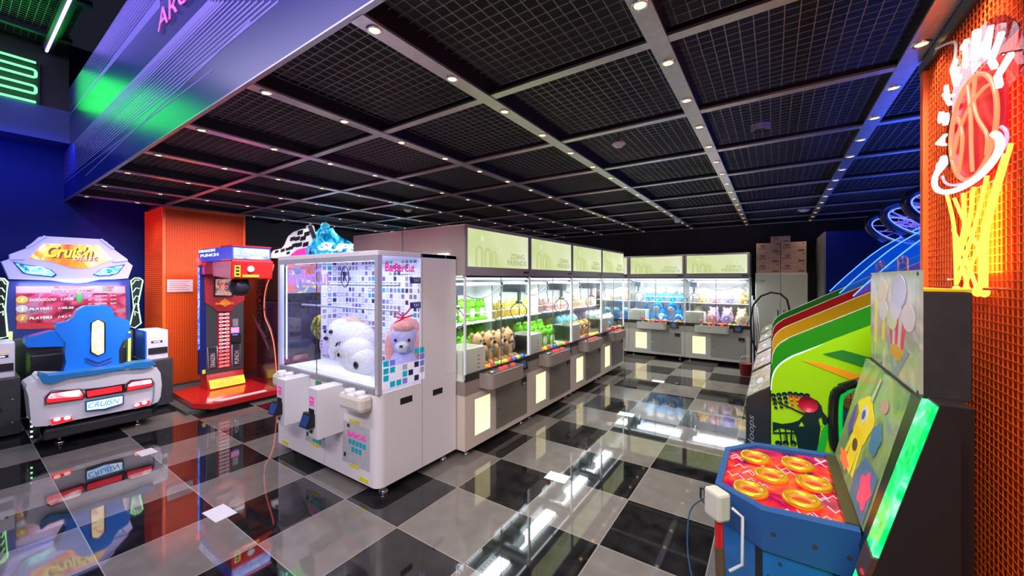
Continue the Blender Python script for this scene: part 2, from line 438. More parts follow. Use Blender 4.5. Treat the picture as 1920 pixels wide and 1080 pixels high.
# ---- orange mesh wall on the right
wx = .60
g = MB().box(wx+.02, wx+.14, .1, 2.56, 0, 2.46)
k = int(2.46/.034)
for i in range(k): g.box(wx+.008, wx+.02, .1+i*.034, .1+i*.034+.017, 0, 2.46)
struct(g.build('wall_orange', M('deep_orange_panel', (.62,.05,.012), .45)))
g = MB().box(wx-.03, wx+.02, 2.53, 2.575, 0, 2.46).box(wx+.02, wx+.14, 2.56, 2.575, 0, 2.46)
struct(g.build('trim_41', mOr, bev=.003))
struct(box('trim_42', wx-.03, wx+.16, .1, 2.60, 2.46, 2.515, mBeamSide, bev=.004))
struct(meshface('x', wx-.012, .1, 2.53, 0, 2.46, .0265, .030, .0016, mOr, 'wall_orange_mesh'))

# ---- boxed-in navy room at the far right
struct(MB().box(.62, XR, 7.05, YB, 0, 2.18).build('wall_partition', mNavy))
struct(MB().box(.60, .62, 7.05, YB, 0, 2.18).build('wall_partition_side', M('grey_partition', (.13,.13,.14), .5)))
# small things fixed to the ceiling
def detector(px, py, z, r, lab):
    p = atZ(px, py, z)
    t = thing('smoke_detector', lab, 'smoke detector', p, 0, 'round white detectors under the ceiling grid')
    MB().lathe([(.0005,-.035),(r*.55,-.033),(r*.7,-.018),(r,-.014),(r,0),(.001,0)], n=20).build('housing', mWhite, t)
    MB().cyl((0,0,0),(0,0,2.61-z+.3),.004,n=6).build('drop_rod', mBlack, t)
detector(1160, 268, 2.56, .05, 'small round white detector hanging left of the second downlight beam')
detector(765, 393, 2.54, .06, 'small round white detector hanging above the rear cabinets, left of centre')
detector(1508, 393, 2.55, .08, 'wider white detector at the far end near the cartons')
p = atZ(1425, 246, 2.66)
sp_ = thing('ceiling_speaker', 'round white slatted speaker behind the ceiling grid, near the blue-lit beam', 'speaker', p)
MB().lathe([(.001,0),(.055,0),(.065,.01),(.065,.05)], n=24).build('housing', M('pale_grey', (.6,.6,.66), .4), sp_)
g = MB()
for k in range(6):
    y = -.05+.018*k; h = math.sqrt(max(0, .058**2-(y)**2)); g.box(-h, h, y-.003, y+.003, -.004, 0)
g.build('slat', mBlack, sp_)
p = atZ(1270, 413, 2.50)
sp_ = thing('security_camera', 'small white dome camera under the third beam near the back wall', 'camera', p)
MB().lathe([(.0005,-.05),(.03,-.045),(.045,-.02),(.05,0),(.05,.02),(.001,.02)], n=18).build('dome', mWhite, sp_)
MB().ball((0,-.015,-.048), .015).build('lens', mBlack, sp_)
# paper stickers lying on the floor
mPaper = M('white_paper', (.75,.74,.76), .35)
for px, py, w_, d_, lab in ((412,962,.19,.12,'white paper sheet on the tiles left of the white prize machine'),(275,848,.16,.11,'white paper sheet on the tiles behind the racing seat, pink in its light'),
        (1045,895,.17,.12,'white paper sheet on the tiles in the middle of the aisle'),(1174,777,.17,.12,'white paper sheet on the aisle floor halfway to the back'),
        (1234,715,.17,.12,'white paper sheet on the floor before the back wall machines')):
    p = atZ(px, py, 0); o = box('paper_sheet', -w_/2, w_/2, -d_/2, d_/2, 0.0005, .002, mPaper); o.location = p; o.rotation_euler = (0,0,.06)
    tag(o, lab, 'paper', 'paper sheets on the floor')
# ================================================================ ZZANG crane machines
CW, CD = 1.035, .775
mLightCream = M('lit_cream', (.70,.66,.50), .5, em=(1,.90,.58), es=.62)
mPale = M('white_interior', (.82,.84,.86), .45)
mLED = E('white_led', (.86,.93,1), 5)
mGate = M('pale_prize_box', (.88,.89,.76), .4)
mClear = glass('clear_tube_plastic', (.93,.97,.97))
mRedBtn = M('lit_red_button', (.6,.02,.02), .3, em=(1,.05,.04), es=1.2)
mPinkBall = M('pink_red_knob', (.8,.08,.10), .2, em=(1,.1,.1), es=.25, coat=.5)
mScr = E('reader_screen', (.15,.3,1), 1.0)
def header_mat():
    m = bpy.data.materials.new('backlit_header_print'); m.use_nodes = True; nt = m.node_tree; L = nt.links
    b = nt.nodes['Principled BSDF']; tc = nt.nodes.new('ShaderNodeTexCoord'); n = nt.nodes.new('ShaderNodeTexNoise')
    n.inputs['Scale'].default_value = 1.6; n.inputs['Distortion'].default_value = .6
    L.new(tc.outputs['Object'], n.inputs['Vector'])
    r = nt.nodes.new('ShaderNodeValToRGB'); e = r.color_ramp.elements
    e[0].position = .36; e[0].color = (.66,.77,.34,1); e[1].position = .66; e[1].color = (.88,.93,.72,1)
    q = e.new(.5); q.color = (.76,.82,.46,1)
    L.new(n.outputs[0], r.inputs[0]); L.new(r.outputs[0], b.inputs['Emission Color']); b.inputs['Emission Strength'].default_value = .92
    b.inputs['Base Color'].default_value = (.05,.05,.03,1); b.inputs['Roughness'].default_value = .25
    return m
mHdr = header_mat(); mHdrInk = E('olive_header_ink', (.33,.40,.14), 1.0); mHdrInk2 = E('pale_olive_header_ink', (.58,.64,.26), .95); mHdrWh = E('white_header_ink', (.75,.85,.6), 1)
ilamp = bpy.data.lights.new('cabinet_strip_light', 'AREA'); ilamp.shape = 'RECTANGLE'; ilamp.size = .8; ilamp.size_y = .14; ilamp.energy = 17; ilamp.color = (.90,.96,1)

def crane(label, loc, rz, detail=True, bodymat=None, taupe=None):
    t = thing('crane_machine', label, 'claw machine', loc, rz, 'long-row claw machines' if rz else 'back-wall claw machines')
    W = CW/2-.002; body = bodymat or mCream; tp = taupe or mTaupe
    hx0, hx1, hz0, hz1 = -.385, -.165, .15, .465
    g = MB()   # lower cabinet with the prize opening left open
    g.box(-W, hx0, 0, CD, .06, .52).box(hx1, W, 0, CD, .06, .52).box(hx0, hx1, 0, CD, .06, hz0).box(hx0, hx1, 0, CD, hz1, .52).box(hx0, hx1, .16, CD, hz0, hz1)
    g.build('cabinet_body', body, t)
    g = MB().box(hx0, hx1, .155, .159, hz0, hz1).box(hx0, hx0+.004, .003, .155, hz0, hz1).box(hx1-.004, hx1, .003, .155, hz0, hz1)
    g.box(hx0, hx1, .003, .155, hz0, hz0+.004).box(hx0, hx1, .003, .155, hz1-.004, hz1)
    g.build('prize_chute', mLightCream, t)
    MB().box(-W, W, .0, CD, .52, .64).build('counter_band', tp, t)
    sd = box('service_door', -.085, .455, -.008, 0, .115, .515, M('door_grey' if not rz else 'door_taupe', (.38,.37,.33) if not rz else (.22,.19,.165), .3), t, bev=.004)
    MB().cyl((-.05,-.012,.30), (-.05,-.008,.30), .011, n=12).build('lock', mChrome, sd)
    MB().box(.35,.44,-.013,-.008,.425,.49).build('coin_return', mBlack, sd); MB().box(.355,.425,-.02,-.013,.43,.445).build('coin_lip', mChrome, sd)
    # control shelf
    g = MB(); r = .05; o = []
    for (cx, cy, a0) in ((-.28,-.09,180), (.16,-.09,270)):
        for k in range(6): a = math.radians(a0+18*k); o.append((cx+r*math.cos(a), cy+r*math.sin(a), .555))
    o += [(.21, 0, .555), (-.33, 0, .555)]
    g.prism(o, (0,0,.125)); cp = g.build('control_panel', body if not rz else tp, t, fix=True, bev=.006)
    box('control_top', -.315, .195, -.125, -.005, .680, .684, M('control_top_dark', (.05,.05,.055), .3), cp)
    js = MB().cyl((-.23,-.07,.684), (-.23,-.07,.74), .006, n=8).lathe([(.03,.684),(.03,.69),(.001,.692)], (-.23,-.07,0), 16).build('joystick', mChrome, cp)
    MB().ball((-.23,-.07,.755), .024).build('joystick_ball', mPinkBall, js)
    for bx in (-.10, -.03, .10): MB().cyl((bx,-.07,.684), (bx,-.07,.70), .024, .02, n=14).build('button', mRedBtn, cp)
    g = MB().hexa([(.27,-.05,.585),(.41,-.05,.585),(.41,.0,.585),(.27,.0,.585),(.27,-.02,.70),(.41,-.02,.70),(.41,0,.70),(.27,0,.70)])
    cr = g.build('card_reader', mBlack, t); MB().hexa([(.30,-.0475,.61),(.38,-.0475,.61),(.38,-.044,.61),(.30,-.044,.61),(.30,-.035,.675),(.38,-.035,.675),(.38,-.03,.675),(.30,-.03,.675)]).build('screen', M('dim_screen', (.02,.02,.03), .2, em=(.1,.15,.4), es=.3), cr)
    # prize compartment
    box('play_floor', -W, W, .01, CD-.05, .64, .655, mPale, t)
    box('window_sill', -W, W, -.004, .012, .64, .70, M('dark_sill', (.035,.03,.028), .4), t)
    box('back_wall', -W, W, CD-.06, CD, .64, 1.53, mPale, t)
    g = MB().box(-W, W, .002, .008, .70, 1.525); g.build('front_glass', mGlass, t)
    g = MB().box(-W, -W+.006, .03, .5, .70, 1.525); g.build('side_glass', mGlass, t)
    g = MB().box(W-.006, W, .03, .5, .70, 1.525); g.build('side_glass', mGlass, t)
    box('side_panel', -W, -W+.014, .5, CD-.06, .655, 1.53, mPale, t); box('side_panel', W-.014, W, .5, CD-.06, .655, 1.53, mPale, t)
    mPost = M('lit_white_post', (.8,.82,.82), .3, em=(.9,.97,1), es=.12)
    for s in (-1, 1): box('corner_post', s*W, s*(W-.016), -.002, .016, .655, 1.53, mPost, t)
    box('door_seam', -.004, .004, -.004, .002, .70, 1.525, M('seam_dark', (.15,.16,.16), .4), t)
    # prize box in the front left corner
    g = MB(); a, b_, c, d, z0, z1 = -W+.012, -.20, .03, .30, .656, .90
    g.box(a, b_, c, c+.008, z0, z1).box(b_-.008, b_, c, d, z0, z1).box(a, b_, d-.008, d, z0, z1).box(a, a+.008, c, d, z0, z1)
    pb = g.build('prize_box', mGate, t)
    for k in range(4): box('ruler_mark', -.31, -.285, c-.0015, c, .72+.035*k, .726+.035*k, mBlack, pb)
    # rack on the back wall with a clear rail
    sh = box('shelf', -W+.015, W-.015, .44, CD-.06, 1.04, 1.052, mPale, t)
    MB().cyl((-W+.015,.435,1.15), (W-.015,.435,1.15), .007, n=8).build('rail', mWhite, sh)
    # crane gantry, cable and claw
    ga = MB().box(-W+.02, W-.02, .36, .39, 1.44, 1.47).box(-W+.02, -W+.05, .03, .69, 1.47, 1.495).box(W-.05, W-.02, .03, .69, 1.47, 1.495).build('gantry', M('gantry_grey', (.45,.47,.5), .35, .4), t)
    cx, cy = -.39, .22
    MB().box(cx-.06, cx+.06, cy-.05, .4, 1.36, 1.45).build('crane_head', M('crane_head_blue', (.32,.40,.55), .3), t)
    g = MB().cyl((cx,cy,1.26), (cx,cy,1.36), .022, n=12).lathe([(.001,1.27),(.04,1.262),(.045,1.24),(.03,1.225),(.001,1.222)], (cx,cy,0), 14)
    cl = g.build('claw_hub', mChrome, t)
    for k in range(3):
        a = math.radians(30+120*k); ux, uy = math.cos(a), math.sin(a)
        P = [(.035,1.235),(.075,1.21),(.105,1.165),(.10,1.12),(.065,1.08),(.035,1.065)]
        MB().tube([(cx+ux*r_, cy+uy*r_, z) for r_, z in P], .006, 6).build('claw_prong', M('claw_steel', (.25,.26,.28), .25, .9), cl)
    MB().tube([(cx+.06+ (W-.10-cx-.06)*k/12, .30, 1.43-.12*math.sin(PI*k/12)) for k in range(13)], .006, 6).build('cable', mDark, t)
    MB().tube([(W-.10+.035*math.sin(k*1.1), .30+.02*math.cos(k*.9), 1.43-.018*k) for k in range(14)], .005, 6).build('coiled_cable', mDark, t)
    # header box
    box('header_box', -W, W, -.0, CD, 1.53, 1.965, mHead, t, bev=.008)
    lb = box('light_panel', -.478, .478, -.006, 0, 1.61, 1.935, mHdr, t)
    F = -.0075
    lettering('ZZANG', mHdrInk, (.15, F, 1.70), (1,0,0), (0,0,1), height=.05, width=.25, parent=lb, ext=.0008)
    lettering('FRIENDS', mHdrInk, (.10, F, 1.637), (1,0,0), (0,0,1), height=.05, width=.34, parent=lb, ext=.0008)
    g = MB()
    for q, c0 in enumerate((-.335, -.215, -.12)):
        w_ = (.055,.05,.04)[q]; h = (1.80,1.785,1.765)[q]
        g.prism([(c0+w_*math.cos(a), F-.001, h-w_+w_*math.sin(a)) for a in [PI*k/10 for k in range(11)]] + [(c0-w_, F-.001, 1.62), (c0-w_*.45, F-.001, 1.62)] + [(c0+w_*.45*math.cos(a), F-.001, h-w_+w_*.5*math.sin(a)) for a in [PI-PI*k/8 for k in range(9)]] + [(c0+w_*.45, F-.001, 1.62), (c0+w_, F-.001, 1.62)], (0,.001,0))
    g.build('arch_motif', mHdrInk2, lb, fix=True)
    st = []
    for k in range(10):
        r_ = .035 if k % 2 == 0 else .014; a = PI/2+k*PI/5; st.append((-.29+r_*math.cos(a), F-.001, 1.862+r_*math.sin(a)))
    MB().prism(st, (0,.001,0)).build('star_motif', mHdrWh, lb, fix=True)
    for (sx, sz) in ((.27,1.835),(.32,1.79),(-.06,1.79)): MB().cyl((sx,F-.001,sz),(sx,F,sz),.006,n=6).build('dot_motif', mHdrInk, lb)
    MB().box(.40,.49,-.005,0,1.56,1.58).build('maker_plate', mBlack, t)
    box('valance', -W, W, -.001, .02, 1.515, 1.53, mBlack, t)
    # led trays under the header and strip behind the front glass
    g = MB()
    for y in (.14, .34, .54): g.box(-.40, .40, y, y+.07, 1.500, 1.506)
    g.build('led_tray', mLED, t)
    g = MB()
    for y in (.14, .34, .54):
        for k in range(16): g.box(-.385+.05*k, -.377+.05*k, y+.006, y+.064, 1.497, 1.50)
    g.build('tray_grille', M('tray_grille_grey', (.2,.2,.2), .5), t)
    box('led_strip', -W+.03, W-.03, .018, .028, 1.505, 1.515, mLED, t)
    for sx in (-W+.08, W-.08):
        for y in (.06, CD-.06): MB().cyl((sx,y,.012),(sx,y,.06),.008,n=8).lathe([(.001,.02),(.012,.02),(.026,.006),(.026,0),(.001,0)], (sx,y,0), 12).build('levelling_foot', mChrome, t)
    lo = bpy.data.objects.new('cabinet_strip_light', ilamp); COL.objects.link(lo); lo.parent = t; lo.location = (0, .24, 1.485)
    return t

ROWX, ROWY = -2.13, 2.44
machines = {}
rowlab = ['nearest taupe claw machine of the long row, next to the white prize machine', 'second claw machine of the long row, green plush behind its glass',
          'third claw machine of the long row, blue and orange plush inside', 'farthest claw machine of the long row, pale blue plush inside']
proto = None
for i in range(4):
    y = ROWY+CW*(i+.5)
    if proto is None: proto = crane(rowlab[0], (ROWX, y, 0), PI/2); t = proto
    else:
        t = copy_tree(proto); t.location = (ROWX, y, 0); t['label'] = rowlab[i]
        lo = bpy.data.objects.new('cabinet_strip_light', ilamp); COL.objects.link(lo); lo.parent = t; lo.location = (0, .24, 1.485)
    machines['U%d' % (i+1)] = t
t = copy_tree(proto); t.location = (ROWX-2*CD-.012, ROWY+CW*.5, 0); t.rotation_euler.z = -PI/2
t['label'] = 'claw machine standing back to back behind the long row, only its mauve side showing'; t['group'] = 'long-row claw machines'
side_text = thing('games_sign', 'white lit letters on the mauve side of the nearest long-row machine', 'sign', (-2.5, ROWY-.003, 1.64))
lettering('GAMES', E('white_letter_light', (1,.95,.95), 3), (-2.66, ROWY-.01, 1.665), (1,0,0), (0,0,1), height=.06, width=.36, parent=side_text, world=True, ext=.006)
bp = None
backlab = {'B2':'right-hand claw machine on the back wall, pastel round plush inside', 'B1':'middle claw machine on the back wall, blue shark plush inside', 'B0':'left claw machine on the back wall, half hidden behind the long row'}
for i, k in enumerate(('B2', 'B1', 'B0')):
    x = -.335-.512-1.036*i
    if bp is None: bp = crane(backlab[k], (x, 7.72, 0), 0, bodymat=M('pale_cream_enamel', (.66,.64,.56), .35), taupe=M('grey_band', (.45,.43,.38), .35)); t = bp
    else:
        t = copy_tree(bp); t.location = (x, 7.72, 0); t['label'] = backlab[k]
        lo = bpy.data.objects.new('cabinet_strip_light', ilamp); COL.objects.link(lo); lo.parent = t; lo.location = (0, .24, 1.485)
    machines[k] = t

# ================================================================ plush
def fuzz(name, c): return M(name, c, .9, noise=.12, nscale=60, bump=.5, spec=.15)
def plush(kind, name, c1, c2, c3=None):
    """soft toys about 1 unit high, facing -Y, sitting on z = 0"""
    t = thing(name, 'x', 'soft toy'); A = fuzz('fur_%s_%s' % (kind, name), c1); B = fuzz('fur2_%s_%s' % (kind, name), c2); K = M('plush_black', (.01,.01,.012), .3)
    if kind == 'frog':
        g = MB().ball((0,0,.36),(.27,.24,.36)).ball((0,-.02,.70),(.30,.25,.24)).ball((-.16,-.05,.90),.10).ball((.16,-.05,.90),.10)
        for s in (-1,1): g.ball((s*.28,-.08,.42),(.09,.10,.19)).ball((s*.18,-.22,.09),(.11,.17,.09))
        g.build('body', A, t); MB().ball((0,-.14,.36),(.19,.14,.27)).build('belly', B, t)
        MB().ball((-.16,-.13,.92),.04).ball((.16,-.13,.92),.04).build('eyes', K, t)
        MB().tube([(.16*math.cos(a), -.25, .68+.05*math.sin(a)) for a in [PI+PI*k/8 for k in range(9)]], .012, 5).build('mouth', K, t)
    elif kind == 'bear':
        g = MB().ball((0,.02,.30),(.26,.23,.32)).ball((0,-.04,.70),(.27,.28,.25)).ball((-.20,.05,.90),.085).ball((.20,.05,.90),.085)
        for s in (-1,1): g.ball((s*.27,-.14,.42),(.09,.13,.17)).ball((s*.17,-.28,.10),(.10,.16,.10))
        g.build('body', A, t); MB().ball((0,-.26,.64),(.14,.12,.11)).ball((0,-.13,.28),(.17,.13,.20)).build('muzzle', B, t)
        MB().ball((0,-.38,.69),(.075,.06,.065)).build('nose', K, t); MB().ball((-.12,-.29,.78),.028).ball((.12,-.29,.78),.028).build('eyes', K, t)
        MB().box(-.05,.05,-.27,-.24,.38,.50).ball((-.05,-.26,.46),(.05,.03,.05)).ball((.05,-.26,.46),(.05,.03,.05)).build('bow_tie', fuzz('bow_blue', (.25,.45,.75)), t)
    elif kind == 'chick':
        MB().ball((0,0,.42),(.36,.32,.42)).ball((-.36,-.03,.42),(.08,.14,.18)).ball((.36,-.03,.42),(.08,.14,.18)).ball((0,0,.88),(.07,.07,.09)).build('body', A, t)
        MB().ball((0,-.32,.50),(.09,.08,.05)).ball((-.15,-.26,.05),(.10,.12,.05)).ball((.15,-.26,.05),(.10,.12,.05)).build('beak_and_feet', B, t)
        MB().ball((-.15,-.27,.60),.032).ball((.15,-.27,.60),.032).build('eyes', K, t)
    elif kind == 'shark':
        g = MB().ball((0,.05,.42),(.36,.46,.40)).prism([(0,.0,.72),(0,.30,.70),(0,.22,1.02)],(.07,0,0)).prism([(0,.42,.38),(0,.66,.72),(0,.58,.30),(0,.70,.12)],(.06,0,0))
        for s in (-1,1): g.prism([(s*.28,-.12,.38),(s*.28,.16,.38),(s*.60,.16,.16)],(0,0,.06))
        g.build('body', A, t, fix=True); MB().ball((0,-.03,.34),(.31,.42,.30)).build('belly', B, t)
        MB().ball((-.20,-.30,.52),.035).ball((.20,-.30,.52),.035).build('eyes', K, t)
        MB().tube([(.17*math.cos(a), -.43, .40-.07*math.sin(a)) for a in [PI*k/8 for k in range(9)]], .014, 5).build('mouth', fuzz('shark_mouth', (.75,.2,.25)), t)
    elif kind == 'puff':
        g = MB().ball((0,0,.44),(.46,.38,.44)).ball((-.27,-.02,.80),(.12,.09,.13)).ball((.27,-.02,.80),(.12,.09,.13)).ball((-.22,-.26,.08),(.12,.15,.09)).ball((.22,-.26,.08),(.12,.15,.09)).ball((-.44,-.08,.36),(.09,.12,.10)).ball((.44,-.08,.36),(.09,.12,.10))
        g.build('body', A, t); MB().ball((0,-.31,.46),(.13,.10,.09)).ball((-.27,-.07,.81),(.06,.06,.07)).ball((.27,-.07,.81),(.06,.06,.07)).build('muzzle', B, t)
        MB().ball((-.17,-.34,.54),.028).ball((.17,-.34,.54),.028).ball((0,-.405,.48),(.03,.02,.02)).build('eyes', K, t)
    elif kind == 'tall':      # capped two-tone toy
        MB().ball((0,0,.33),(.30,.26,.33)).ball((-.28,-.1,.35),(.08,.10,.16)).ball((.28,-.1,.35),(.08,.10,.16)).ball((-.15,-.2,.07),(.10,.14,.08)).ball((.15,-.2,.07),(.10,.14,.08)).build('body', A, t)
        MB().ball((0,-.01,.72),(.33,.28,.27)).prism([(-.24,.05,.85),(-.10,.05,.95),(-.22,.05,1.05)],(0,-.06,0)).prism([(.24,.05,.85),(.10,.05,.95),(.22,.05,1.05)],(0,-.06,0)).build('head', B, t, fix=True)
        MB().ball((-.12,-.26,.73),.03).ball((.12,-.26,.73),.03).ball((0,-.285,.67),.02).build('eyes', K, t)
    return t
PROTO = {}
def put(key, mach, x, y, z, s, rz=0., tilt=0., label='', group=''):
    kind, name, c1, c2 = key
    if key not in PROTO: PROTO[key] = plush(kind, name, c1, c2); o = PROTO[key]
    else: o = copy_tree(PROTO[key])
    m = machines[mach] if isinstance(mach, str) else mach
    R = m.rotation_euler.z; c, s_ = math.cos(R), math.sin(R)
    o.location = (m.location.x+x*c-y*s_, m.location.y+x*s_+y*c, z); o.scale = (s, s, s)
    o.rotation_euler = (tilt, 0, R+rz)
    o['label'] = label; o['group'] = group
    return o
FROG = ('frog','frog_plush',(.16,.52,.03),(.75,.85,.60)); BEAR = ('bear','otter_plush',(.50,.30,.15),(.62,.44,.28)); CHICK = ('chick','chick_plush',(.90,.62,.14),(.85,.35,.05))
PEACH = ('chick','peach_plush',(.92,.66,.40),(.80,.40,.3)); SHARK = ('shark','shark_plush',(.02,.28,.72),(.85,.88,.92)); WSHARK = ('tall','hooded_plush',(.10,.42,.78),(.88,.90,.94))
PINK = ('puff','pink_bear_plush',(.80,.45,.48),(.9,.7,.68)); PURP = ('puff','lilac_bear_plush',(.50,.42,.80),(.78,.72,.9)); CRM = ('puff','cream_bear_plush',(.90,.76,.52),(.95,.55,.25)); ORN = ('puff','orange_bear_plush',(.92,.58,.25),(.95,.8,.6))
SKY = ('tall','sky_cat_plush',(.35,.55,.78),(.80,.88,.94)); BLU = ('tall','blue_cat_plush',(.08,.30,.68),(.25,.55,.80)); BRN = ('bear','caramel_bear_plush',(.55,.32,.10),(.7,.5,.3))
MN = {'U1':'nearest long-row claw machine','U2':'second long-row claw machine','U3':'third long-row claw machine','U4':'farthest long-row claw machine','B2':'right back-wall claw machine','B1':'middle back-wall claw machine','B0':'left back-wall claw machine'}
DIM = {'frog':(.74,-.39,.25,1.0),'bear':(.72,-.45,.25,.99),'chick':(.88,-.41,.32,.97),'shark':(1.2,-.45,.74,1.04),'puff':(1.06,-.42,.38,.94),'tall':(.72,-.34,.28,1.06)}
def rowof(key, mach, x0, x1, n, band, z, s, where, color, keys=None, rot=.12):
    p = (x1-x0)/n
    for i in range(n):
        kk = keys[i] if keys else key; col = color[i] if isinstance(color, list) else color
        w_, a, b_, h = DIM[kk[0]]; f = .90 if rot else .97
        sx = min(s, p*f/w_); sy = min(s, (band[1]-band[0])*f/(b_-a)); sz = s*random.uniform(.95, 1.0)
        z_ = z+{'puff':.012,'tall':.012,'bear':.023}.get(kk[0], 0)*sz
        o_ = 'only one' if n == 1 else ORD[i]+' from left'
        o = put(kk, mach, x0+p*(i+.5), (band[0]+band[1])/2-(a+b_)/2*sy, z_, 1, random.uniform(-rot, rot), 0,
            '%s, %s %s, %s' % (col, o_, where, MN[mach]), 'plush in the '+MN[mach])
        o.scale = (sx, sy, sz)
BK, MD, FR, SH = (.50,.71), (.315,.495), (.085,.30), (.45,.71)
Z0, Z1 = .657, 1.054
rowof(FROG,'U1',-.34,.49,5,SH,Z1,.25,'on rear rack','green frog plush')
rowof(FROG,'U1',-.49,.49,6,BK,Z0,.36,'on floor at the back','bright green frog plush')
rowof(FROG,'U1',-.19,.48,4,MD,Z0,.29,'behind the brown ones','green frog plush')
rowof(BEAR,'U1',-.19,.49,4,FR,Z0,.34,'at front glass','brown otter plush')
rowof(BRN,'U1',-.49,-.20,2,MD,Z0,.26,'beside the prize box','caramel bear plush')
rowof(CHICK,'U2',-.48,.42,6,SH,Z1,.22,'on rear rack','yellow chick plush')
rowof(PEACH,'U2',-.49,.49,6,BK,Z0,.35,'on floor at the back','peach chick plush')
rowof(FROG,'U2',-.19,.49,4,MD,Z0,.33,'in middle row','green frog plush')
rowof(FROG,'U2',-.19,.38,3,FR,Z0,.29,'at front glass','green frog plush')
rowof(PINK,'U3',-.48,.48,5,SH,Z1,.20,'on rear rack','pink bear plush')
rowof(CHICK,'U3',-.49,.49,6,BK,Z0,.34,'on floor at the back','yellow chick plush')
rowof(BLU,'U3',-.19,.48,4,MD,Z0,.32,'in middle row','blue cat plush')
rowof(BRN,'U3',-.19,.48,4,FR,Z0,.25,'at front glass','caramel bear plush')
rowof(PEACH,'U4',-.48,.48,6,SH,Z1,.20,'on rear rack','peach chick plush')
rowof(PINK,'U4',-.49,.49,6,BK,Z0,.33,'on floor at the back','pink bear plush')
rowof(SKY,'U4',-.19,.48,4,MD,Z0,.32,'in middle row','pale blue cat plush')
rowof(SKY,'U4',-.19,.44,3,FR,Z0,.27,'at front glass','pale blue cat plush')
rowof(WSHARK,'B1',-.36,.49,4,SH,Z1,.30,'on rear rack','white and blue hooded plush')
rowof(SHARK,'B1',-.49,.49,3,(.44,.71),Z0,.345,'on floor at the back','blue shark plush')
rowof(SHARK,'B1',-.19,.49,3,FR,Z0,.19,'at front glass','blue shark plush')
rowof(SHARK,'B1',-.16,.40,2,(.10,.42),Z0+.205,.26,'on top of the front pile','blue shark plush')
rowof(PINK,'B2',-.42,.49,4,SH,Z1,.25,'on rear rack',['orange bear plush','pink bear plush','lilac bear plush','orange bear plush'],keys=[ORN,PINK,PURP,ORN])
rowof(PURP,'B2',-.49,.49,4,(.48,.71),Z0,.37,'on floor at the back',['cream bear plush','pink bear plush','lilac bear plush','cream bear plush'],keys=[CRM,PINK,PURP,CRM])
rowof(PINK,'B2',-.19,.49,3,(.085,.30),Z0,.29,'at front glass',['pink bear plush','lilac bear plush','cream bear plush'],keys=[PINK,PURP,CRM])
rowof(PURP,'B2',-.19,.49,3,(.31,.47),Z0,.36,'in middle row',['lilac bear plush','pink bear plush','cream bear plush'],keys=[PURP,PINK,CRM])
rowof(PEACH,'B0',-.1,.49,4,SH,Z1,.22,'on rear rack','peach chick plush')
rowof(PINK,'B0',-.19,.49,4,BK,Z0,.30,'on floor at the back','pink bear plush')
rowof(BLU,'B0',-.1,.49,3,FR,Z0,.27,'at front glass','blue cat plush')
# plastic play balls along the front glass
bcols = {'red':(.75,.02,.03),'yellow':(.85,.55,.02),'blue':(.03,.12,.65),'green':(.10,.45,.05),'orange':(.9,.25,.02)}
bproto = {}
for mk in ('U1','U2','U3','U4','B1','B2'):
    m = machines[mk]; R = m.rotation_euler.z; c, s_ = math.cos(R), math.sin(R)
    for i in range(9):
        cn = random.choice(list(bcols)); x = -.165+.076*i; y = .048+.003*(i%2)
        if cn not in bproto: bproto[cn] = MB().ball((0,0,.034), .034).build('play_ball', M('ball_'+cn, bcols[cn], .3)); o = bproto[cn]
        else: o = bproto[cn].copy(); COL.objects.link(o)
        o.location = (m.location.x+x*c-y*s_, m.location.y+x*s_+y*c, .6558)
        tag(o, '%s plastic play ball, %s from left behind front glass, %s' % (cn, ORD[i], MN[mk].replace('claw machine','claw machine')), 'ball', 'play balls in the '+MN[mk])
# ================================================================ white two-player prize machine
wx0, wx1, wy0, wy1 = -3.60, -2.215, 1.65, 2.43
wm = thing('prize_machine', 'big white two-player prize machine with mosaic interior and bright lights', 'prize machine', ((wx0+wx1)/2, wy0, 0))
mMach = M('lilac_white_enamel', (.84,.80,.83), .3, noise=.02, nscale=2, coat=.2)
g = MB(); r = .06
o = [(wx0, wy0, .07), (wx1-r, wy0, .07)] + [(wx1-r+r*math.sin(a), wy0+r-r*math.cos(a), .07) for a in [PI/2*k/6 for k in range(1,7)]] + [(wx1, wy1, .07), (wx0, wy1, .07)]
g.prism(o, (0,0,.645), sm=False).build('lower_body', mMach, wm, True, bev=.006)
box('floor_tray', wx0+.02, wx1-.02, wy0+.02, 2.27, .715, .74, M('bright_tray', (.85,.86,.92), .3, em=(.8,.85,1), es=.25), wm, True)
box('rear_housing', wx0, wx1, 2.30, wy1, .715, 1.70, mMach, wm, True, bev=.004)
box('side_panel', wx1-.012, wx1, 2.035, 2.30, .715, 1.70, mMach, wm, True); box('side_panel', wx0, wx0+.012, 2.035, 2.30, .715, 1.70, mMach, wm, True)
box('roof', wx0, wx1, wy0, wy1, 1.665, 1.70, mMach, wm, True, bev=.004)
g = MB()
for x in (wx0, wx1-.035): g.box(x, x+.035, wy0, wy0+.035, .715, 1.665)
g.box(wx0+.035, wx1-.035, wy0, wy0+.025, 1.63, 1.665); g.build('frame', M('lavender_frame', (.60,.58,.66), .3, .3), wm, True)
box('sill_frame', wx0+.035, wx1-.035, wy0-.006, wy0+.02, .715, .755, M('grey_sill', (.33,.33,.36), .35, .4), wm, True)
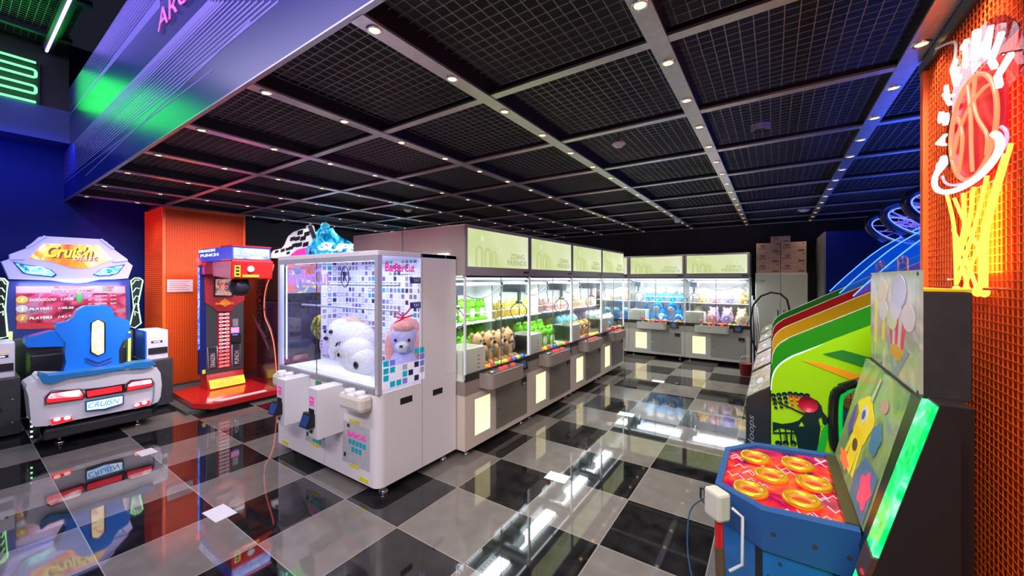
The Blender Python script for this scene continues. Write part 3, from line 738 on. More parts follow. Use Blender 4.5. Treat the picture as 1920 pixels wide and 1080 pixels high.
# mosaic
def mosaic(name, base, es):
    m = bpy.data.materials.new(name); m.use_nodes = True; nt = m.node_tree; L = nt.links; b = nt.nodes['Principled BSDF']
    tc = nt.nodes.new('ShaderNodeTexCoord'); sp = nt.nodes.new('ShaderNodeSeparateXYZ'); L.new(tc.outputs['Object'], sp.inputs[0])
    def mt(op, a, b_=None):
        n = nt.nodes.new('ShaderNodeMath'); n.operation = op
        for i, v in enumerate((a, b_)):
            if v is None: continue
            if isinstance(v, (int, float)): n.inputs[i].default_value = v
            else: L.new(v, n.inputs[i])
        return n.outputs[0]
    P = .052
    h = mt('DIVIDE', mt('ADD', mt('ADD', sp.outputs[0], sp.outputs[1]), 50), P); v = mt('DIVIDE', mt('ADD', sp.outputs[2], 50), P)
    ih, iv = mt('FLOOR', h), mt('FLOOR', v); ins = None
    def inside(lim):
        a = mt('LESS_THAN', mt('ABSOLUTE', mt('SUBTRACT', mt('FRACT', h), .5)), lim); c = mt('LESS_THAN', mt('ABSOLUTE', mt('SUBTRACT', mt('FRACT', v), .5)), lim)
        return mt('MULTIPLY', a, c)
    cb = nt.nodes.new('ShaderNodeCombineXYZ'); L.new(ih, cb.inputs[0]); L.new(iv, cb.inputs[1])
    wn = nt.nodes.new('ShaderNodeTexWhiteNoise'); wn.noise_dimensions = '2D'; L.new(cb.outputs[0], wn.inputs['Vector'])
    r = nt.nodes.new('ShaderNodeValToRGB'); r.color_ramp.interpolation = 'CONSTANT'; e = r.color_ramp.elements
    cols = [(0,(.75,.75,.88)),(.30,(.22,.17,.24)),(.52,(.34,.29,.40)),(.68,(.10,.10,.40)),(.76,(.02,.02,.05)),(.82,(.0,.38,.55)),(.88,(.16,.17,.50)),(.94,(.5,.45,.5))]
    e[0].color = (*cols[0][1],1); e[1].position = cols[1][0]; e[1].color = (*cols[1][1],1)
    for p, c in cols[2:]: q = e.new(p); q.color = (*c,1)
    L.new(wn.outputs['Value'], r.inputs[0])
    x = nt.nodes.new('ShaderNodeMix'); x.data_type = 'RGBA'; L.new(inside(.37), x.inputs[0]); x.inputs[6].default_value = (.85,.85,.92,1); L.new(r.outputs[0], x.inputs[7])
    # hollow squares
    hol = mt('MULTIPLY', inside(.27), mt('GREATER_THAN', mt('FRACT', mt('MULTIPLY', wn.outputs['Value'], 37.7)), .72))
    y = nt.nodes.new('ShaderNodeMix'); y.data_type = 'RGBA'; L.new(hol, y.inputs[0]); L.new(x.outputs[2], y.inputs[6]); y.inputs[7].default_value = (.85,.85,.92,1)
    L.new(y.outputs[2], b.inputs['Base Color']); b.inputs['Roughness'].default_value = .4
    L.new(y.outputs[2], b.inputs['Emission Color']); b.inputs['Emission Strength'].default_value = es
    return m
mMos = mosaic('mosaic_print', None, .05)
box('back_wall', wx0+.012, wx1-.012, 2.26, 2.30, .74, 1.665, mMos, wm, True)
MB().box(wx0+.012, wx0+.018, 2.035, 2.26, .74, 1.665).box(wx1-.018, wx1-.012, 2.035, 2.26, .74, 1.665).build('side_lining', mMos, wm, True)
box('front_glass', wx0+.035, wx1-.035, wy0+.008, wy0+.013, .755, 1.63, mGlass, wm, True)
box('glass_seam', -2.99, -2.984, wy0+.004, wy0+.008, .755, 1.63, mDark, wm, True)
for x in (wx0+.002, wx1-.006): box('side_glass', x, x+.004, wy0+.035, 2.035, .74, 1.665, mGlass, wm, True)
# mosaic foil along the foot of the side glass
sf = MB()
random.seed(3)
fc = [M('foil_white', (.85,.85,.92), .4, em=(.7,.7,1), es=.3), M('foil_mauve', (.50,.42,.50), .4, em=(.5,.4,.5), es=.2), M('foil_teal', (.0,.40,.55), .4, em=(0,.4,.55), es=.3), M('foil_navy', (.02,.03,.16), .4), M('foil_violet', (.2,.2,.6), .4, em=(.2,.2,.7), es=.3)]
for i in range(7):
    for k in range(5):
        y = wy0+.045+i*.055; z = .742+k*.05
        if k < 3: sf.box(wx1-.002, wx1+.0005, y-.006, y+.049, z-.002, z+.048, 0)
        if k < 3 or random.random() < .3:
            sf.box(wx1-.002, wx1+.001, y, y+.043, z+.003, z+.043, random.choice([0,0,1,1,2,3,4]))
sf.build('mosaic_foil', fc, wm, True)
mMag = M('magenta_print', (.85,.03,.38), .4, em=(1,.05,.45), es=.25); mInk = M('navy_ink', (.02,.02,.10), .4)
lettering('BarBerCut', mMag, (wx1+.001, wy0+.06, 1.555), (0,1,0), (0,0,1), height=.06, width=.26, parent=wm, world=True, ext=.001, bold=.02)
lettering('2 player', mInk, (wx1+.001, wy0+.09, 1.525), (0,1,0), (0,0,1), height=.022, width=.18, parent=wm, world=True, ext=.001)
for z in (1.47, 1.285):
    b = box('slide_bar', wx1-.001, wx1+.003, 1.93, 2.03, z, z+.045, M('indigo_tag', (.05,.05,.30), .4), wm, True)
    lettering('YAY', mWhite, (wx1+.004, 1.96, z+.01), (0,1,0), (0,0,1), height=.025, width=.06, parent=b, world=True, ext=.0006)
lettering('BarBerCut', M('violet_print', (.35,.2,.75), .4, em=(.6,.3,1), es=.5), (-3.42, wy0+.004, 1.455), (1,0,0), (0,0,1), height=.13, width=.62, parent=wm, world=True, ext=.001, bold=.01)
rg = MB().tube([(-2.60+.048*math.cos(a), wy0+.004, 1.52+.075*math.sin(a)) for a in [2*PI*k/24 for k in range(24)]], .004, 6, closed=True).build('badge_ring', mInk, wm, True)
lettering('R', mInk, (-2.622, wy0+.004, 1.485), (1,0,0), (0,0,1), height=.075, width=.045, parent=wm, world=True, ext=.001)
# rails, led bars
for z in (1.27, 1.46): MB().cyl((wx0+.02, 1.85, z), (wx1-.02, 1.85, z), .009, n=8).build('rail', M('pale_rail', (.7,.72,.8), .25, .5), wm, True)
box('top_light_bar', wx0+.10, wx1-.12, wy0+.06, wy0+.10, 1.635, 1.66, E('prize_led', (.85,.88,1), 10), wm, True)
for x in (wx0+.045, wx1-.05): box('corner_light_bar', x, x+.008, wy0+.045, wy0+.053, .80, 1.62, E('blue_white_led', (.35,.45,1), 7), wm, True)
area('prize_machine_lamp', ((wx0+wx1)/2, 1.92, 1.64), (0,0,0), 1.2, .4, 6, (.66,.70,1))
area('prize_machine_lamp_blue', (wx0+.3, 1.85, 1.62), (0,0,0), .1, .3, 4, (.10,.12,1))
# coin boxes with readers
mBox = M('coin_box_lilac_white', (.78,.76,.80), .3, coat=.2)
for x0 in (-3.195, -2.735):
    cb = box('coin_box', x0, x0+.125, 1.455, wy0, .385, .735, mBox, wm, True, bev=.004)
    a = box('price_sticker', x0+.02, x0+.075, 1.4535, 1.455, .63, .675, mMag, cb, True); box('price_bar', x0+.02, x0+.075, 1.4535, 1.455, .615, .624, mMag, cb, True)
    lettering('Play', mWhite, (x0+.03, 1.452, .64), (1,0,0), (0,0,1), height=.022, parent=a, world=True, ext=.0006)
    box('note_slot', x0+.02, x0+.08, 1.448, 1.455, .565, .59, mBlack, cb, True)
    rd = MB().hexa([(x0-.02,1.40,.47),(x0+.09,1.40,.47),(x0+.09,1.455,.47),(x0-.02,1.455,.47),(x0-.02,1.43,.56),(x0+.09,1.43,.56),(x0+.09,1.455,.56),(x0-.02,1.455,.56)]).build('card_reader', mBlack, cb, True)
    MB().hexa([(x0-.01,1.396,.48),(x0+.075,1.396,.48),(x0+.075,1.399,.48),(x0-.01,1.399,.48),(x0-.01,1.421,.55),(x0+.075,1.421,.55),(x0+.075,1.43,.55),(x0-.01,1.43,.55)]).build('screen', M('reader_blue', (.01,.02,.08), .2, em=(.03,.08,.3), es=.4), rd, True)
    MB().cyl((x0+.05,1.448,.43),(x0+.05,1.455,.43),.009,n=10).build('lock', mBlack, cb, True)
for x0, x1 in ((-2.53,-2.26), (-3.50,-3.24)):
    pd = box('button_pod', x0, x1, 1.55, wy0, .60, .715, M('ivory_plastic', (.72,.68,.60), .3), wm, True, bev=.03)
    for x in (x0+.075, x0+.19): MB().lathe([(.038,.712),(.038,.726),(.03,.736),(.001,.738)], (x,1.60,0), 18).build('push_button', M('clear_white_button', (.8,.8,.85), .15), pd, True)
box('green_sticker', -2.99, -2.905, wy0-.0015, wy0, .655, .705, M('green_sticker', (.02,.30,.08), .5), wm, True)
mPost_ = M('grey_poster', (.52,.50,.54), .5, noise=.1, nscale=25)
for x0, x1, z0, z1 in ((-2.625,-2.30,.17,.47), (-3.14,-2.86,.20,.42)):
    po = box('poster', x0, x1, wy0-.0015, wy0, z0, z1, mPost_, wm, True)
    lettering('BarBerCut5', mMag, (x0+.07, wy0-.003, z1-.10), (1,0,0), (0,0,1), height=.04, width=.21, parent=po, world=True, ext=.0008, bold=.02)
    g = MB()
    for rr in range(2):
        for k in range(5-rr*2): g.box(x0+.08+rr*.035+.042*k, x0+.113+rr*.035+.042*k, wy0-.003, wy0-.0015, z1-.155-.05*rr, z1-.12-.05*rr)
    g.build('teal_tiles', M('teal_print', (.0,.42,.55), .5), po, True)
    g = MB().box(x0+.06,x0+.09,wy0-.003,wy0-.0015,z1-.04,z1-.015).box(x0+.02,x0+.045,wy0-.003,wy0-.0015,z0+.04,z0+.07); g.build('dark_tiles', mInk, po, True)
    for z in (z1, z0-.015): box('yellow_tape', x0+.09, x0+.20, wy0-.003, wy0-.0016, z, z+.022, M('yellow_tape', (.80,.72,.02), .5), po, True)
for x in (-3.52, -2.42): box('yellow_tag', x, x+.10, wy0-.002, wy0, .085, .115, MATS['yellow_tape'], wm, True)
for y0, y1, z0 in ((1.84,1.95,.60), (2.16,2.265,.585)): box('vent_slot', wx1-.002, wx1+.002, y0, y1, z0, z0+.045, mBlack, wm, True)
box('side_seam', wx1-.001, wx1+.001, 2.045, 2.05, .08, 1.69, M('seam_grey', (.45,.43,.45), .5), wm, True)
box('front_seam', -2.86, -2.857, wy0-.001, wy0+.001, .08, .70, MATS['seam_grey'], wm, True)
for x in (wx0+.12, wx1-.06):
    for y in (wy0+.09, wy1-.1): MB().cyl((x,y,.0),(x,y,.075),.013,n=10).lathe([(.001,.035),(.02,.033),(.034,.012),(.034,0),(.001,0)], (x,y,0), 16).build('levelling_foot', mChrome, wm, True)
for y in (wy0+.12, wy1-.15): MB().cyl((wx1-.12,y-.012,.036),(wx1-.12,y+.012,.036),.035,n=18).build('caster', M('dark_caster', (.05,.05,.05), .4), wm, True)
# the big plush inside
def bigplush(nm, lab, loc, rot, parts):
    t = thing(nm, lab, 'soft toy', loc); t.rotation_euler = rot; t['group'] = 'plush in the white prize machine'
    for pn, mat, g in parts: g.build(pn, mat, t)
    return t
mWf = fuzz('white_fur', (.72,.70,.74)); K = MATS['plush_black']
g = MB().ball((0,0,.17),(.25,.15,.16),24,16).ball((-.13,-.04,.19),(.13,.13,.165),20,14).ball((-.26,-.02,.10),(.055,.05,.14)).ball((.10,-.10,.05),(.14,.06,.045))
bigplush('dog_plush', 'large white floppy-eared plush lying on its side inside the white prize machine', (-3.16, 2.10, .787), (0,.0,.1), [
 ('body', mWf, g), ('mane', fuzz('tan_fur', (.62,.42,.25)), MB().ball((-.10,.05,.28),(.15,.09,.09)).ball((.02,-.09,.045),(.15,.07,.04))),
 ('paw', fuzz('lilac_fur', (.62,.5,.72)), MB().ball((-.36,-.02,.10),(.06,.06,.11)).ball((-.20,.06,.30),(.05,.05,.07))),
 ('eye', K, MB().ball((-.10,-.165,.25),.018)), ('eye', K, MB().ball((-.20,-.145,.245),.018)), ('nose', K, MB().ball((-.15,-.178,.19),(.03,.014,.018))),
 ('claws', K, MB().tube([(-.41,-.06,.07),(-.34,-.08,.08)],.004,5).tube([(-.41,-.06,.10),(-.34,-.08,.11)],.004,5).tube([(-.41,-.06,.13),(-.34,-.08,.14)],.004,5))])
g = MB().ball((0,0,.13),(.18,.13,.14),24,16).ball((.12,-.02,.10),(.12,.11,.10),20,14)
bigplush('kitten_plush', 'round white plush with short black whisker strokes lying right of the floppy-eared one', (-2.79, 1.885, .757), (0,0,0), [
 ('body', mWf, g), ('whiskers', K, MB().tube([(-.10,-.13,.21),(-.085,-.125,.24)],.004,5).tube([(-.07,-.14,.215),(-.055,-.13,.25)],.004,5).tube([(-.04,-.14,.225),(-.03,-.13,.255)],.004,5)),
 ('eyes', K, MB().ball((-.04,-.141,.15),(.014,.008,.017))), ('paw_pad', K, MB().ball((.16,-.125,.09),(.028,.012,.03)))])
g = MB().ball((0,0,.11),(.14,.12,.12),20,14).ball((0,-.02,.28),(.115,.11,.13),20,14)
bigplush('poodle_plush', 'pink and orange long-haired plush with a red ribbon behind the side glass', (-2.40, 2.04, .752), (0,0,.7), [
 ('body', fuzz('violet_fur', (.55,.50,.85)), g), ('hair', fuzz('salmon_fur', (.85,.38,.35)), MB().ball((0,.03,.33),(.125,.11,.12),20,14).ball((-.10,-.02,.22),(.05,.07,.13)).ball((.10,-.02,.22),(.05,.07,.13)).ball((0,-.06,.38),(.08,.06,.05))),
 ('muzzle', mWf, MB().ball((0,-.12,.24),(.055,.05,.042))), ('eye', K, MB().ball((-.05,-.125,.29),.012)), ('eye', K, MB().ball((.05,-.125,.29),.012)), ('nose', K, MB().ball((0,-.172,.25),(.014,.01,.01))),
 ('ribbon', fuzz('red_ribbon', (.75,.02,.08)), MB().tube([(0,-.04,.45),(-.05,-.04,.49),(-.08,-.04,.46),(-.02,-.04,.45),(.03,-.04,.50),(.06,-.04,.54)],.007,6).tube([(0,-.04,.45),(-.07,-.04,.41)],.007,6).tube([(0,-.04,.45),(.07,-.04,.47)],.007,6))])
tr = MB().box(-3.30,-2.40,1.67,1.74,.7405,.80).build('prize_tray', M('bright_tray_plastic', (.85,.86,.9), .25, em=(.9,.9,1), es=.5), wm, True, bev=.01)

# ================================================================ storage cabinet, cartons, hose and poles at the back
sc = thing('storage_cabinet', 'beige two-door metal storage cabinet with cartons on top, by the back wall', 'cabinet', (.10, 8.0, 0))
box('carcass', -.26, .47, 8.0, 8.42, .03, 1.61, M('beige_metal', (.55,.54,.44), .4), sc, True, bev=.004)
for x0, x1 in ((-.255,.102), (.108,.465)):
    d = box('door', x0, x1, 7.985, 7.999, .06, 1.595, M('beige_door', (.60,.60,.49), .38), sc, True, bev=.003)
    box('handle', (x1-.05 if x0 < 0 else x0+.03), (x1-.03 if x0 < 0 else x0+.05), 7.975, 7.985, .85, .98, mChrome, d, True)
lettering('ALBA', mDark, (-.20, 7.983, 1.47), (1,0,0), (0,0,1), height=.022, width=.08, parent=sc, world=True, ext=.0006)
box('plinth', -.24, .45, 8.02, 8.40, 0, .03, mBlack, sc, True)
mCard = M('cardboard', (.55,.34,.25), .7, noise=.05, nscale=8); mCardP = M('carton_print', (.22,.06,.045), .7)
cp_ = None
cart = []
for r_ in range(3):
    for c_ in range(2): cart.append((-.075+.355*c_, 1.61+.175*r_, 'carton in the %s column, %s layer from the cabinet top' % (('left','right')[c_], ORD[r_])))
cart.append((.10, 1.61+.175*3, 'single smaller looking carton on the very top of the stack'))
for i, (x, z, lb) in enumerate(cart):
    if cp_ is None:
        cp_ = thing('carton', 'x', 'box', (0,0,0), 0, 'cardboard cartons on the storage cabinet')
        box('carton_body', -.174, .174, 0, .30, 0, .172, mCard, cp_)
        box('sealing_tape', -.174, .174, -.001, .301, .084, .088, M('tape_brown', (.33,.19,.12), .4), cp_)
        for k, (a, b_, c, d) in enumerate(((-.12,-.04,.12,.135),(-.10,-.05,.10,.112),(-.14,-.03,.07,.078),(.06,.15,.03,.045),(.07,.15,.015,.026),(.12,.15,.14,.155))): box('printed_mark', a, b_, -.0012, 0, c, d, mCardP, cp_)
        o = cp_
    else: o = copy_tree(cp_)
    o.location = (x, 8.03, z+.0005); o['label'] = 'brown '+lb
    if i == 6: o.scale = (.8, 1, .6)
# leaning poles and vacuum hose
for i, (x0, y0, x1, z1, r_) in enumerate(((-.27,7.30,-.300,1.22,.011),(-.22,7.28,-.275,1.14,.011),(-.17,7.26,-.25,1.08,.010),(-.12,7.25,-.225,1.02,.009))):
    g = MB().cyl((x0,y0,.01), (x1,7.9,z1), r_, n=8); o = g.build('leaning_pole', mAlu)
    tag(o, '%s silver pole leaning against the right back-wall claw machine' % ORD[i], 'pole', 'silver poles leaning by the back machines')
o = MB().tube([(-.20,7.16,.35),(-.28,7.15,.55),(-.30,7.12,.85),(-.26,7.15,1.10),(-.16,7.15,1.24),(-.03,7.15,1.30),(.09,7.15,1.28),(.17,7.15,1.2),(.20,7.15,1.05),(.2,7.15,.6),(.2,7.15,.02)], .014, 10).build('vacuum_hose', mRubber)
tag(o, 'black vacuum hose arching in front of the storage cabinet', 'hose')
v = thing('red_bucket', 'small dark red bucket on the floor right of the back machines', 'bucket', (-.36, 7.05, 0))
MB().lathe([(.001,0),(.07,0),(.09,.18),(.095,.18),(.095,.19),(.08,.19),(.062,.02),(.001,.015)], (-.36,7.05,0)).build('pail', M('dark_red_plastic', (.28,.01,.02), .4), v, True)
MB().tube([(-.45,7.05,.18),(-.41,7.05,.28),(-.36,7.05,.31),(-.31,7.05,.28),(-.27,7.05,.18)], .004, 6).build('bail_handle', mChrome, v, True)
# ================================================================ racing cabinet on the left
XH = -6.85
def c1(x, y, s, ox, oy): return (ox+x/s, oy+y/s)
def plate(name, pix, X, th, mat, parent, bev=0, label=None):
    P = [atX(px, py, X) for px, py in pix]
    return MB().prism(P, (-th, 0, 0)).build(name, mat, parent, True, bev, label, fix=True)
rc = thing('racing_cabinet', 'blue and white racing arcade cabinet with car-tail seat and glowing red tail lights', 'arcade machine', (-6.0, .87, 0))
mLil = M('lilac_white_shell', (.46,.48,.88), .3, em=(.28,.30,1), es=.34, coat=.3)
H = lambda x, y: c1(x, y, 5.143, 0, 430)
# header shell with eye shaped lamps
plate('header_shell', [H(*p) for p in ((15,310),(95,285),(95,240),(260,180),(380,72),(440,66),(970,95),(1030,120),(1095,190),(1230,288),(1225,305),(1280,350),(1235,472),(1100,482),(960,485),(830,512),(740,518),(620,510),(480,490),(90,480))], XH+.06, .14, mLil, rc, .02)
mB2 = M('header_print_edge', (.02,.05,.3), .3)
plate('logo_panel', [H(*p) for p in ((280,280),(420,138),(950,155),(1080,290),(960,338),(840,376),(700,374),(500,310))], XH+.075, .02, ramp_emit('racing_logo_print', [(.55,.02,.04),(.85,.22,.02),(.95,.42,.06),(.95,.70,.40),(.80,.30,.20)], .85, 3.2), rc, label='glowing yellow and orange logo panel')
def onX(X, px, py): return atX(px, py, X)
o0 = onX(XH+.08, *H(440, 250)); lettering("Cruis'n", E('dark_red_logo_shadow', (.16,.01,.01), 1), (o0[0]-.001, o0[1]+.01, o0[2]-.032), (0,1,0), (0,0,1), height=.145, width=.365, parent=rc, world=True, ext=.001, shear=.3, bold=.05); lettering("Cruis'n", M('lime_logo_ink', (.5,.5,.0), .4, em=(.85,.95,.02), es=1.2), (o0[0], o0[1], o0[2]-.02), (0,1,0), (0,0,1), height=.14, width=.36, parent=rc, world=True, ext=.002, shear=.3, bold=.02)
o0 = onX(XH+.08, *H(700, 300)); lettering("blast", MATS['dark_red_logo_shadow'], (o0[0]-.001, o0[1]+.006, o0[2]-.007), (0,1,0), (0,0,1), height=.072, width=.205, parent=rc, world=True, ext=.001, shear=.3, bold=.05); lettering("blast", M('red_white_logo_ink', (.8,.1,.1), .4, em=(1,.45,.4), es=1.3), o0, (0,1,0), (0,0,1), height=.07, width=.2, parent=rc, world=True, ext=.002, shear=.3, bold=.02)
mEye = ramp_emit('eye_lamp', [(.01,.03,.15),(.02,.30,.45),(.35,.85,.9),(.05,.35,.6)], .85, 9)
for pts_, cc in (([(145,325),(270,350),(400,365),(480,390),(530,430),(500,452),(300,432),(235,420)], (365,392)), ([(910,430),(1000,378),(1190,348),(1130,420),(1060,442),(960,445)], (1040,402))):
    plate('eye_socket', [H(cc[0]+(p[0]-cc[0])*1.13, cc[1]+(p[1]-cc[1])*1.22) for p in pts_], XH+.0645, .01, mB2, rc)
    e = plate('eye_lamp', [H(*p) for p in pts_], XH+.07, .02, mEye, rc)
    q = atX(*H(*cc), XH+.076); MB().tube([(q[0], q[1]+.055*math.cos(a), q[2]+.035*math.sin(a)) for a in [2*PI*k/20 for k in range(20)]], .005, 6, closed=True).build('iris_ring', E('cyan_glow', (.5,1,1), 2.2), e, True)
for a, b_ in (((260,180),(440,66)), ((1095,190),(970,95)), ((95,285),(235,285)), ((1230,300),(1090,310))):
    A = atX(*H(*a), XH+.07); B = atX(*H(*b_), XH+.07); MB().tube([A, B], .014, 8).build('shell_rib', mLil, rc, True)
# monitor
plate('monitor_bezel', [H(*p) for p in ((60,495),(1250,480),(1265,960),(1240,1060),(240,1060),(70,1040))], XH+.01, .16, M('bezel_blue', (.02,.035,.17), .3), rc, .01)
mS = ramp_emit('race_result_screen', [(.03,.01,.02),(.14,.01,.02),(.30,.03,.06),(.22,.12,.17),(.06,.04,.07)], .8, 5.5)
sc_ = plate('screen', [H(*p) for p in ((150,548),(1210,542),(1215,860),(700,880),(520,960),(160,962))], XH+.015, .01, mS, rc)
XS = XH+.018
def bar(x0, y0, x1, y1, mat, nm='screen_band'):
    return plate(nm, [H(*p) for p in ((x0,y0),(x1,y0),(x1,y1),(x0,y1))], XS, .002, mat, sc_)
bar(155, 552, 1205, 615, E('screen_pink', (.75,.5,.62), 1)); bar(162, 905, 540, 955, E('screen_red', (.55,.01,.02), 1))
mSW = E('screen_white', (1,.97,1), 1.3); mSR = E('screen_crimson', (.6,.02,.06), 1.2)
def stext(t_, x, y, h, w_, mat, sh=.25, X=XS+.002, par=None):
    o_ = atX(*H(x, y), X); lettering(t_, mat, o_, (0,1,0), (0,0,1), height=h, width=w_, parent=par or sc_, world=True, ext=.001, shear=sh, bold=.01)
stext('Madagascar', 520, 577, .035, .21, mSR); stext('HALL OF FAME', 495, 612, .035, .34, mSR)
for k, (a, b_) in enumerate((('1','DOODOOD   1:39.20'),('2','PLAYER1   1:40.06'),('3','PLAYER2   1:41.20'))):
    y = 700+88*k; q = atX(*H(212, y-22), XS+.001)
    MB().lathe([(.001,0),(.036,0),(.042,.002),(.001,.003)], q, 18, R=Matrix.Rotation(PI/2, 3, 'Y')).build('rank_badge', [E('gold_badge', (.9,.65,.1), 1), E('silver_badge', (.6,.65,.7), 1), E('bronze_badge', (.7,.35,.08), 1)][k], sc_, True)
    stext(a, 200, y-2, .035, .02, mSW, X=XS+.006); stext(b_, 280, y-5, .028, .33, mSW)
for k in range(3): stext('71  PLAYER   2:01', 850, 650+38*k, .014, .24, mSW)
bar(985, 552, 1040, 600, E('flag_white', (.85,.8,.8), 1)); bar(1020, 545, 1100, 572, E('flag_red', (.8,.05,.05), 1)); bar(990, 574, 1085, 600, E('flag_green', (.03,.4,.1), 1))
q = atX(*H(765, 655), XS+.006); MB().ball(q, (.006,.025,.06)).build('racer_icon', E('icon_green', (.05,.6,.08), 1.1), sc_, True)
# side fins with green outlines
mGN = E('green_edge_glow', (.38,1,.42), 4); mFin = M('fin_black', (.01,.015,.02), .25)
for side, P in (('R', [(1262,495),(1300,468),(1345,470),(1378,492),(1330,725),(1360,905),(1300,950),(1250,935),(1290,760)]), ('L', [(75,510),(40,475),(-40,470),(-90,500),(-60,740),(-80,1010),(0,1050),(75,1035),(50,770)])):
    fn = plate('side_fin', [H(*p) for p in P], XH+.05, .05, mFin, rc)
    A = [atX(*H(*p), XH+.055) for p in P]
    MB().tube(A, .006, 6, closed=True).build('edge_glow', mGN, fn, True)
    sx = 1 if side == 'R' else -1; bx = 1270 if side == 'R' else 60
    for k in range(5):
        A = [atX(*H(bx+sx*(8+6*k), 560+75*k-30), XH+.055), atX(*H(bx+sx*(35+7*math.sin(k)), 540+75*k-50), XH+.055), atX(*H(bx+sx*75, 500+80*k-10), XH+.055)]
        MB().tube(A, .004, 5).build('fin_line', mGN, fn, True)
for px in (20, 243):
    A = atX(px, 622, -6.72); B = atX(px-1, 700, -6.72); MB().cyl(A, B, .012).build('neon_tube', E('lime_tube', (.5,1,.12), 3.2), rc, True)
# console, dashboard, body under the screen
MB().box(-7.05, -6.75, .42, 1.36, .0, .86).build('pedestal', mDark, rc, True, .01)
plate('dashboard', [c1(*p, 2.1607, 0, 360) for p in ((98,612),(105,592),(215,562),(262,575),(500,575),(530,570),(532,590),(500,602),(262,626),(110,630))], -6.35, .22, mBlue, rc, .02)
MB().box(-6.75,-6.25,.5,1.2,.05,.72).build('front_support', M('charcoal_support', (.008,.010,.014), .5), rc, True, .01)
st_ = MB().tube([(-6.30, .86+.14*math.cos(a), .98+.13*math.sin(a)) for a in [2*PI*k/24 for k in range(24)]], .018, 8, closed=True).build('steering_wheel', mRubber, rc, True)
MB().cyl((-6.30,.86,.98),(-6.5,.86,.92),.03).build('steering_column', mBlack, st_, True)
MB().box(-6.6,-5.5,.50,1.22,.10,.24).build('chassis', mDark, rc, True, .02)
# seat
Sx = lambda x, y: c1(x, y, 2.1607, 0, 360)
seatP = [(315,478),(345,462),(430,458),(452,470),(468,505),(520,518),(530,545),(505,590),(484,640),(482,690),(492,705),(440,722),(255,735),(268,690),(262,650),(268,612),(225,560),(228,535),(290,520)]
plate('seat_back', [Sx(*p) for p in seatP], -5.62, .14, M('seat_blue', (.01,.16,.66), .2, coat=.5), rc, .03)
sp2 = plate('seat_art_panel', [Sx(*p) for p in ((370,530),(398,515),(425,530),(425,650),(396,663),(368,648))], -5.612, .02, ramp_emit('seat_art_print', [(.15,.05,.3),(.9,.6,.05),(.95,.85,.6),(.85,.35,.1),(.5,.5,.6)], 1.1, 9), rc, label='glowing yellow picture panel in the seat back')
A = [atX(*Sx(*p), -5.61) for p in ((370,530),(398,515),(425,530),(425,650),(396,663),(368,648))]
MB().tube(A, .006, 6, closed=True).build('panel_rim', mBlack, sp2, True)
plate('seat_edge', [Sx(*p) for p in ((482,640),(500,600),(498,640),(492,700),(482,690))], -5.62, .1, mRubber, rc, .01)
for k in range(2):
    A = [atX(*Sx(*p), -5.612) for p in ((345,672+14*k),(398,690+14*k),(450,670+14*k))]; MB().tube(A, .007, 6).build('seat_crease', M('deep_blue_crease', (.005,.05,.3), .3), rc, True)
MB().box(-6.1,-5.75,.62,1.10,.40,.52).build('seat_cushion', M('dark_blue_vinyl', (.01,.06,.3), .4), rc, True, .04)
# car tail
T = lambda x, y: c1(x, y, 4.909, 0, 630)
XT = -5.30
mShell = M('pearl_white_shell', (.80,.80,.86), .25, coat=.5)
tail = [(365,372),(330,410),(250,455),(235,480),(262,560),(290,828),(330,836),(440,828),(470,815),(680,775),(1210,672),(1380,640),(1455,605),(1478,560),(1490,450),(1478,340),(1440,285),(1330,300),(1130,322),(850,352),(700,372)]
tb = plate('tail_shell', [T(*p) for p in tail], XT, .34, mShell, rc, .035)
for pp in ([(415,560),(430,520),(470,490),(1130,440),(1390,395),(1418,430),(1410,610)], ): pass
A = [atX(*T(*p), XT+.004) for p in ((415,640),(412,560),(470,500),(760,490),(1140,450),(1200,405),(1390,388),(1420,430),(1408,600),(1380,640))]
MB().tube(A, .007, 6).build('shell_crease', M('shell_shadow_grey', (.35,.35,.42), .4), tb, True)
mTL = ramp_emit('tail_light_white', [(.55,.05,.08),(.95,.45,.5),(1,.85,.88)], 1.3, 7); mTR = E('tail_light_red', (.9,.008,.02), 1.7); mTF = M('tail_light_rim', (.03,.01,.015), .25)
def lamp(P1, P2, P3):
    l_ = plate('tail_light', [T(*p) for p in P1], XT+.02, .03, mTF, tb, .004)
    plate('red_lens', [T(*p) for p in P2], XT+.026, .01, mTR, l_); plate('bright_lens', [T(*p) for p in P3], XT+.028, .01, mTL, l_)
lamp([(410,585),(455,525),(740,485),(785,545),(760,582),(430,628)], [(425,585),(465,530),(735,492),(772,545),(755,575),(435,620)], [(440,565),(470,532),(732,495),(765,535),(735,555),(450,580)])
lamp([(1160,510),(1165,450),(1210,415),(1395,390),(1412,430),(1400,465)], [(1172,505),(1175,455),(1213,422),(1390,397),(1405,430),(1395,460)], [(1180,470),(1180,450),(1215,425),(1385,400),(1400,418),(1390,435)])
cb_ = plate('centre_light', [T(*p) for p in ((785,500),(1150,440),(1158,515),(790,575))], XT+.02, .03, mTF, tb, .004)
plate('red_lens', [T(*p) for p in ((800,510),(1118,457),(1125,505),(808,562))], XT+.026, .01, mTR, cb_)
np_ = plate('number_plate', [T(*p) for p in ((785,602),(1140,540),(1138,625),(965,685),(900,685),(788,697))], XT+.02, .03, M('plate_blue_frame', (.01,.12,.3), .3), tb, .004)
plate('plate_face', [T(*p) for p in ((800,612),(1128,553),(1126,618),(960,668),(900,672),(803,684))], XT+.025, .01, ramp_emit('plate_glow', [(.15,.4,.95),(.6,.8,1),(.95,1,1)], 1.5, 8), np_)
